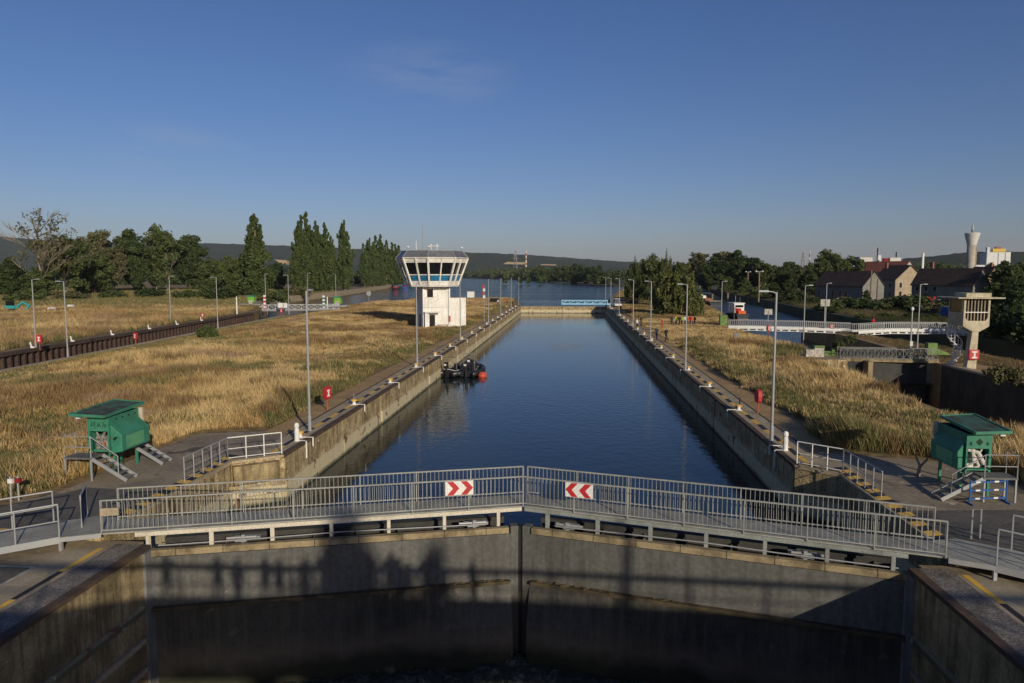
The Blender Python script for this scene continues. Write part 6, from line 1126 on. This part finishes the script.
# right bank woods
RB = [(686, 288, 262, 500, TM2), (700, 287, 254, 470, TS), (712, 288, 257, 430, TD), (722, 289, 253, 440, TS), (736, 290, 251.5, 390, TD2), (752, 292, 258, 380, TD), (766, 293, 262, 370, TS2), (780, 293, 264, 380, TD2), (790, 293, 262, 420, TD), (800, 294, 270, 330, TS), (745, 296, 278, 330, TM), (760, 300, 283, 290, BU), (776, 304, 282, 265, TD), (790, 306, 280, 255, TD2), (810, 300, 270, 300, TD), (822, 300, 262, 330, TM), (834, 300, 252, 345, TS2), (843, 302, 258, 340, TM2), (724, 294, 276, 350, TM2), (705, 291, 274, 420, TD), (697, 300, 292, 380, BU), (800, 312, 290, 232, BD), (817, 312, 296, 222, BD), (772, 300, 291, 285, BU2)]
WHERE = ['seen above the floating footway', 'with pale bare twigs above the canal mouth', 'dark, left of the tallest dome', 'brownish, before the tallest dome', 'the tallest dark dome over the canal', 'right shoulder of the tallest dome', 'green, above the wooden pole', 'dark, right of the wooden pole', 'dark, under the lattice pylon', 'mid green, right of the lattice pylon', 'lower green, left of the wooden pole', 'low bush at the foot of the wooden pole', 'dark, on the bank right of the wooden pole', 'dark, left of the tall lamp post head', 'dark, behind the rust brown pole', 'green, below the small cream block', 'bright green, right of the small cream block', 'green, left of the long house roof', 'low green, on the canal bank below the dome', 'low dark, behind the floating footway', 'small bush at the canal mouth', 'dark bush behind the left white footbridge', 'dark bush left of the long house', 'yellowish bush at the water edge']
for (px, pb, pt, Y_, pr), wh in zip(RB, WHERE): place(pr, px, pb, pt, ('bush' if pr in (BU, BD, BU2) else 'tree')+' on the right canal bank, '+wh, Y=Y_, sx_=1.15, group='trees along the right canal')
for px, pt, Y_, pr, sx_, lb in ((940, 264, 330, TM2, 1.1, 'green tree between the red roof and the white house'), (926, 268, 300, TM, .9, 'green tree right of the sunlit gable'), (915, 272, 310, TD, .9, 'dark tree close behind the sunlit gable'), (998, 262, 290, TD2, 1.2, 'dark tree right of the chimneyed house'), (1012, 264, 220, TM2, 1.1, 'large tree at the right photo edge behind the cabin'), (1024, 280, 150, TD, 1.1, 'dark tree at the right photo edge'), (982, 268, 420, TD, 1.0, 'dark tree in front of the factory left half'), (1006, 268, 400, TD2, 1.2, 'dark tree in front of the factory right half'), (958, 268, 420, TD2, 1.0, 'dark tree left of the water tower foot'), (973, 283, 250, TM, .8, 'small green tree before the gabled house'),
    (1004, 300, 118, BD, 1.0, 'dark bush right of the pillar cabin head'), (1022, 290, 112, TD, 1.0, 'dark tree beyond the right lock at the photo edge'), (985, 303, 150, TD2, .8, 'dark tree behind the pillar cabin')):
    place(pr, px, 0, pt, lb, Y=Y_, sx_=sx_, group='trees on the far right bank')
for i, (px, py, w_, h_) in enumerate(((846, 308, 6, 3.4), (862, 311, 7, 3.4), (884, 312, 8, 3.8), (900, 310, 7, 3.6), (915, 313, 8, 4.5), (829, 311, 6, 3), (935, 316, 6, 3.2))):
    x, y = at(px, py); pr = (BU2, BD, BU)[i % 3]; o = copy_tree(pr); o.location = (x, y, 0); o.scale = (w_/3, w_/3, h_/3); o['group'] = 'hedge bushes below the houses'
    o['label'] = ['scrub bush below the long dark house', 'scrub bush left of the tall wooden pole', 'scrub bush right of the wooden poles', 'scrub bush below the sunlit gable', 'tall scrub bush before the car park', 'scrub bush at the left end of the scrub row', 'scrub bush at the right end of the scrub row by the cabin'][i]
for i, (x, y, h) in enumerate(((92, 28, 19), (101, 44, 20), (109, 60, 21), (117, 78, 20), (126, 98, 19), (84, 12, 18), (137, 120, 20), (118, 40, 22))):
    o = copy_tree((TD, TD2)[i % 2]); o.location = (x, y, 0); o.scale = (h/16,)*3; o['label'] = 'tall dark tree of the row right of the photo, number %s from the near end' % ['two', 'three', 'five', 'six', 'seven', 'one', 'eight', 'four'][i]; o['group'] = 'tree row shading the right bank'
for i, (px, pb, pt, Y_, pr, sx_) in enumerate(((992, 0, 286, 175, TD2, 1.3), (1008, 0, 278, 165, TD, 1.3), (1020, 0, 303, 100, BD, 1.1), (960, 0, 292, 200, TD, 1.0), (948, 0, 299, 215, BD, 1.4), (1003, 0, 311, 112, BD, 1.0), (988, 0, 314, 118, BD, .9), (868, 0, 289, 222, TD, .7), (850, 0, 301, 195, BD, 1.6), (875, 0, 303, 180, BD, 1.6), (900, 0, 301, 190, BU, 1.6), (920, 0, 299, 200, BD, 1.6), (836, 0, 306, 170, BD, 1.6), (862, 0, 311, 150, BU, 1.5), (888, 0, 311, 150, BD, 1.5), (912, 0, 311, 150, BD, 1.5), (937, 0, 311, 150, BD, 1.5))):
    place(pr, px, pb, pt, ['dark tree close right of the pillar cabin roof', 'large dark tree between cabin roof and photo edge', 'dark bush at the right photo edge', 'dark tree just above the cabin roof slab left end', 'dark bush left of the pillar cabin head', 'dark bush right of the pillar cabin column', 'dark bush directly behind the pillar cabin column', 'dark tree hiding the gable end of the long house', 'rear scrub under the long house, left', 'rear scrub left of the wooden poles', 'rear scrub under the sunlit gable', 'rear scrub under the parked cars', 'front scrub at the left end, above the small red cabinet', 'front scrub above the white footbridge, second from left', 'front scrub above the white footbridge, third from left', 'front scrub above the white footbridge, fourth from left', 'front scrub above the right end of the white footbridge'][i], Y=Y_, sx_=sx_, group='scrub and trees behind the right locks')
for (x, y, sx_, hh_, lb) in ((26.9, -37, .46, 1.46, 'taller tree on the quay behind the viewing bridge'), (29.6, -36, .30, 1.36, 'shorter tree on the quay behind the viewing bridge')):
    o = copy_tree(TD); o.location = (x, y, -.3); o.scale = (sx_, sx_, hh_); o['label'] = lb; o['group'] = 'trees behind the viewing bridge'
# distant woods
def woods(name, label, segs, cols, seed, leaf, hmin, hmax, per=36):
    rn = random.Random(seed); C_ = []; R_ = []
    for (x0, y0, x1, y1, dpt, n) in segs:
        for i in range(n):
            f = rn.random(); q = rn.random(); h = rn.uniform(hmin, hmax)*(1+.4*math.sin(f*23+x0)); x = x0+(x1-x0)*f+rn.uniform(-dpt, dpt)*.3; y = y0+(y1-y0)*f+q*dpt; w_ = h*.38
            for z in (.3, .6, .82): C_.append((x+rn.uniform(-1, 1), y, -1+h*z)); R_.append((w_*(1.15-z*.6), w_*(1.15-z*.6), h*.24))
    o = leafmesh(name, C_, R_, per, leaf, cols, None, 1.2, .6, seed=seed); return tag(o, label, 'woods', kind='stuff')
woods('far_woods', 'dark tree belt along the far shore of the river', [(-1250, 2330, -300, 2270, 160, 330), (-310, 2260, -105, 1640, 140, 300), (-105, 1600, -8, 1130, 90, 180)], G_MID, 51, 3.4, 9, 19)
woods('bank_woods', 'continuous scrubby woods behind the left bank trees', [(-640, 850, -330, 440, 60, 160), (-400, 560, -150, 620, 80, 150)], G_DARK, 52, 1.7, 8, 15)
woods('valley_woods', 'low dark woods filling the plain before the hills on the right', [(120, 620, 900, 900, 260, 420), (60, 700, 700, 1500, 500, 420)], G_DARK, 53, 2.2, 9, 16)
for i, (px, pb, pt, Y_, pr, sx_) in enumerate(((545, 0, 268, 1080, TM2, 1.3), (556, 0, 267, 980, TD, 1.4), (567, 0, 266, 900, TM2, 1.4), (577, 0, 263.8, 830, TD2, 1.3), (588, 0, 267, 800, TD, 1.3), (596, 0, 265.5, 770, TD2, 1.2), (607, 0, 273, 765, TM, 1.5), (616, 0, 273.5, 740, TD, 1.5), (536, 0, 269, 1250, TD, 1.5))):
    place(pr, px, 0, pt, 'dark tree on the far right river bank, '+['third from the left', 'fourth from the left', 'left of the big dome', 'the big dome', 'between the big dome and the round one', 'the large round one nearest the water', 'low, right of the round one', 'lowest, at the willows', 'second from the left, smallest'][i], Y=Y_, sx_=sx_, zb=-1.4, group='trees on the far right river bank')
for nm_ in list(PH):      # drop tree patterns that were not used
    o = bpy.data.objects[nm_]
    if not o.get('label'):
        for ch in kids(o): bpy.data.objects.remove(ch)
        bpy.data.objects.remove(o)

# ------------------------------------------------------------------ grass
def grass(name, label, poly, dens, d0, hfun, tint, seed, holes=(), wmul=1.0):
    r = np.random.default_rng(seed); P = np.array(poly); x0, y0 = P.min(0); x1, y1 = P.max(0); A_ = (x1-x0)*(y1-y0); n = int(A_*dens)
    x = r.uniform(x0, x1, n); y = r.uniform(y0, y1, n); dist = np.hypot(x, y); keep = r.random(n) < np.minimum(1, (d0/dist)**1.15)
    az = (x*math.cos(YAW)+y*math.sin(YAW)); dep = -x*math.sin(YAW)+y*math.cos(YAW); keep &= (np.abs(az) < dep*.80+4)     # the wedge of ground a nearby viewer can see
    x, y = x[keep], y[keep]; keep = inside(x+(vnoise(x, y, 2.3)-.5)*2.2, y+(vnoise(x+50, y, 1.7)-.5)*2.2, poly) & inside(x, y, poly)
    for h_ in holes: keep &= ~inside(x, y, h_)
    x, y = x[keep], y[keep]; dist = np.hypot(x, y); n = len(x); lod = np.maximum(1, dist/d0)**.55
    h = 1.15*hfun(x, y)*(.6+.75*r.random(n)); tn = tint(x, y, r)
    k = 8; ang = r.random((n, k))*6.283; wd = (.006+.010*r.random((n, k)))*lod[:, None]*wmul; hh = h[:, None]*(.6+.5*r.random((n, k))); lean = .32*hh; la = r.random((n, k))*6.283
    bx = x[:, None]+r.normal(0, .09, (n, k))*lod[:, None]; by = y[:, None]+r.normal(0, .09, (n, k))*lod[:, None]; cx, sx_ = np.cos(ang), np.sin(ang)
    z0 = np.zeros_like(bx); lx = np.cos(la)*lean-.10*hh; ly = np.sin(la)*lean
    # each blade: a kinked quad strip of stem and a wider seed head, drawn as one diamond
    V = np.stack([np.stack([bx-cx*wd*.5, by-sx_*wd*.5, z0], 2), np.stack([bx+cx*wd+lx*.5, by+sx_*wd+ly*.5, hh*.6], 2), np.stack([bx+lx, by+ly, hh], 2), np.stack([bx-cx*wd+lx*.5, by-sx_*wd+ly*.5, hh*.62], 2)], 2).reshape(-1, 3)
    tri = np.arange(n*k*4).reshape(-1, 4); tt = np.repeat(tn, k, 0)*(.68+.56*r.random((n*k, 1)))
    o = npmesh(name, V, tri, tt, MAT['grass_blades']); print('GRASS', name, n*k); return tag(o, label, 'grass', kind='stuff')
STRAW = np.array([.47, .315, .13]); PALE = np.array([.63, .46, .215]); BROWN = np.array([.27, .175, .08]); GREEN = np.array([.115, .125, .042]); OLIVE = np.array([.25, .21, .09])
def mixc(a, b, f): f = np.clip(f, 0, 1)[:, None]; return a*(1-f)+b*f
def tint_fn(green_fn):
    def f(x, y, r):
        n1 = fbm(x, y, 16); n2 = fbm(x+300, y, 7); n3 = fbm(x, y+700, 1.6); c = mixc(STRAW, PALE, (n1-.45)*7); c = mixc(c, BROWN, (n2-.52)*8); c = mixc(c, BROWN*.85, (n3-.56)*5); c = mixc(c, np.array([.37, .255, .15]), (fbm(x+40, y+900, 4)-.6)*8)
        g_ = green_fn(x, y)+np.maximum(0, (fbm(x+90, y+40, 9)-.60)*5)*(fbm(x, y+55, 3) > .42); pick = r.random(len(x)) < np.clip(g_, 0, .92); c[pick] = mixc(OLIVE, GREEN, r.random(pick.sum())); return c
    return f
def edge(x, y, poly_x, side): return None
# left lock island
polyA = [(-16.7, 39), (-20.6, 37.8), (-20.9, 31), (-20.8, 27.4), (-22, 25), (-30, 23.4), (LN(24)-(-1.2), 24), (LN(61)+1.2, 61), (LN(100)+1.2, 100), (LN(140)+1.0, 140), (-58.5, 165), (-61, 190), (-60.5, 205), (-51, 241), (-34, 260), (-20.5, 262), (-16, 215), (-16.4, 205), (-16.3, 100), (-16.8, 60)]
tower_fp = [(-28, 115.5), (-17.6, 115.5), (-17, 124), (-28, 124)]
gA = lambda x, y: .95*np.exp(-((x+17.2)/1.5)**2)*(fbm(x, y, 6) > .42)+1.1*np.exp(-(((x+31)/2.6)**2+((y-38.5)/2.6)**2))+1.1*np.exp(-(((x+26)/2.0)**2+((y-31)/2.6)**2))+.7*np.exp(-(((x+22)/2.2)**2+((y-39.5)/1.2)**2))+.75*np.exp(-((x-(-50-.105*(y-61)))/3.2)**2)+.45*np.exp(-(((x+20)/5)**2+((y-75)/12)**2))
def hA(x, y):
    h = .22+.72*fbm(x, y, 5); h *= 1-.75*np.exp(-(((x+31)/2.4)**2+((y-38.5)/2.6)**2)); h *= 1-.8*np.exp(-(((x+26.5)/2.2)**2+((y-33)/4.6)**2)); h *= .55+.9*np.clip((fbm(x+11, y+77, 11)-.32)*2.6, 0, 1); h *= 1-.6*np.exp(-((x+16.7)/.9)**2); h = np.where(y > 110, h*.75, h); h *= 1-.75*np.exp(-((x-LN(y)-1.5)/5.0)**2); h *= 1-.5*np.exp(-(((x+22)/7)**2+((y-111)/6)**2)); return h
grass('dry_grass', 'tall straw coloured dry grass covering the island left of the chamber', polyA, 80, 40, hA, tint_fn(gA), 61, [tower_fp], 1.2)
# left bank strip beyond the old lock
polyB = [(LF(60)-1.4, 60), (LF(127)-1.4, 127), (LF(158)-1.4, 158), (-82, 187), (-94, 206), (-109, 257), (-116, 350), (-150, 420), (-330, 420), (-300, 330), (-200, 150), (-130, 60)]
gB = lambda x, y: .08+.8*np.clip((y-158+60*(fbm(x, y, 20)-.5))/25, 0, 1)+.5*np.exp(-((x-(-64-.112*(y-74)))/1.5)**2)
grass('meadow_grass', 'dry meadow grass with green patches beyond the brown sheet pile wall', polyB, 9, 90, lambda x, y: .35+.8*fbm(x, y, 9), tint_fn(gB), 62, (), 1.3)
# right island
polyC = [(13.2, 38), (13.4, 60), (12.9, 100), (13.0, 205), (13.4, 225), (20, 300), (32, 425), (56, 540), (70, 515), (60.5, 400), (47.3, 288), (39, 215), (35.3, 175), (30, 142), (25.8, 121), (26.4, 104), (26.6, 80.5), (23.2, 79), (23.2, 26.2), (21, 27), (18.9, 28.6), (19, 31), (18, 34.8), (13, 36.4)]
gC = lambda x, y: .85*np.exp(-((x-14.9)/2.0)**2)*(y < 95)*(fbm(x, y, 5) > .36)+.6*np.exp(-(((x-19)/3)**2+((y-44)/7)**2))+.35*(y > 150)
def hC(x, y): return (.28+.72*fbm(x, y, 5))*(.55+.9*np.clip((fbm(x+11, y+77, 11)-.32)*2.6, 0, 1))*np.where(y > 100, .6, 1)*(1-.5*np.exp(-((x-13.2)/.8)**2))
grass('dry_grass', 'tall straw coloured grass with green weeds covering the island right of the chamber', polyC, 80, 40, hC, tint_fn(gC), 63, (), 1.2)
grass('pier_weeds', 'low brown weeds on the pier and bank around the old right locks', [(36.6, 30), (36.6, 72), (38.4, 84), (39.6, 105), (40.6, 128), (42, 128), (43, 104), (45, 84), (45, 30)], 14, 70, lambda x, y: .15+.3*fbm(x, y, 3), lambda x, y, r: mixc(np.array([.20, .14, .07]), np.array([.10, .10, .04]), (fbm(x, y, 4)-.45)*5), 64, [(( 35), 66), (41, 66), (41, 73), (35, 73)] and [[(35.5, 67), (40, 67), (40, 73), (35.5, 73)]])
grass('bank_grass', 'rough green grass tinted dark for shade on the far right bank', [(59, 60), (59, 96), (57, 112), (58.5, 150), (61, 192), (69, 260), (72, 310), (85, 420), (150, 430), (240, 300), (150, 60)], 5, 120, lambda x, y: .3+.7*fbm(x, y, 8), lambda x, y, r: mixc(np.array([.055, .06, .022]), np.array([.15, .125, .06]), (fbm(x, y, 12)-.45)*5), 65, (), 1.5)  # tint darkened to stand for the shade lying over this bank

# ------------------------------------------------------------------ the road bridge the photograph is taken from (its shadow falls on the gate)
t = root('road_footbridge', 'concrete and steel footbridge over the tail of the lock where the photographer stands', 'bridge', (0, -2.2, 0))
MB().bb(-46, 44, -1.6, 1.6, 4.6, 6.35).build('deck_girder', MAT['concrete_pad'], t)
for yy in (-1.55, 1.55):
    MB().bb(-46, 44, yy-.07, yy+.07, 7.35, 7.52).build('handrail', MAT['galv'], t); MB().bb(-46, 44, yy-.02, yy+.02, 6.8, 6.84).build('middle_rail', MAT['galv'], t); mb = MB(); [mb.bb(q*2.0-.03, q*2.0+.03, yy-.03, yy+.03, 6.35, 7.35) for q in range(-22, 22)]; mb.build('railing_post', MAT['galv'], t)
for xx in (-26, 22): MB().bb(xx-.6, xx+.6, -1.2, 1.2, -1, 4.59).build('bridge_pier', MAT['concrete_pad'], t)
t = root('bridge_lamp', 'lamp column standing on the bridge', 'street lamp', (17.5, -2.9, 6.35)); MB().lathe([(.13, 0), (.1, 4)], n=8).build('column', MAT['galv'], t)
CN = {'cloth_navy': 'navy', 'cloth_red': 'red', 'cloth_dark': 'black', 'cloth_blue': 'light blue', 'cloth_white': 'white'}
ORD = 'first second third fourth fifth sixth seventh eighth ninth tenth eleventh twelfth thirteenth fourteenth fifteenth sixteenth seventeenth eighteenth nineteenth twentieth'.split()
crowd = sorted([(-.1, 0), (1.7, 0), (2.6, 1), (3.4, 0), (4.1, 1), (4.9, 0), (5.5, 2), (5.95, 1), (6.35, 2), (6.8, 0), (7.2, 2), (7.6, 1), (8.05, 2), (8.5, 0), (9.0, 1), (9.5, 2), (10.2, 1), (11.4, 0)])
for i, (bx, rw) in enumerate(crowd):
    c = ('cloth_navy', 'cloth_red', 'cloth_dark', 'cloth_blue', 'cloth_white')[(i*3) % 5]
    person('person', 'onlooker in %s at the rail of the viewing bridge, %s from the left' % (CN[c], ORD[i]), (bx, (-1.25, -1.6, -1.05)[rw], 6.35), math.pi+PR.uniform(-.6, .6), c, pose=('lean', 'hold', 'stand')[i % 3], scale=(1.0, 1.04, 1.12)[rw], group='onlookers on the viewing bridge')
for o in bpy.data.objects:
    l = o.get('label')
    if l and len(l.split()) > 16: print('LONG', o.name, l)
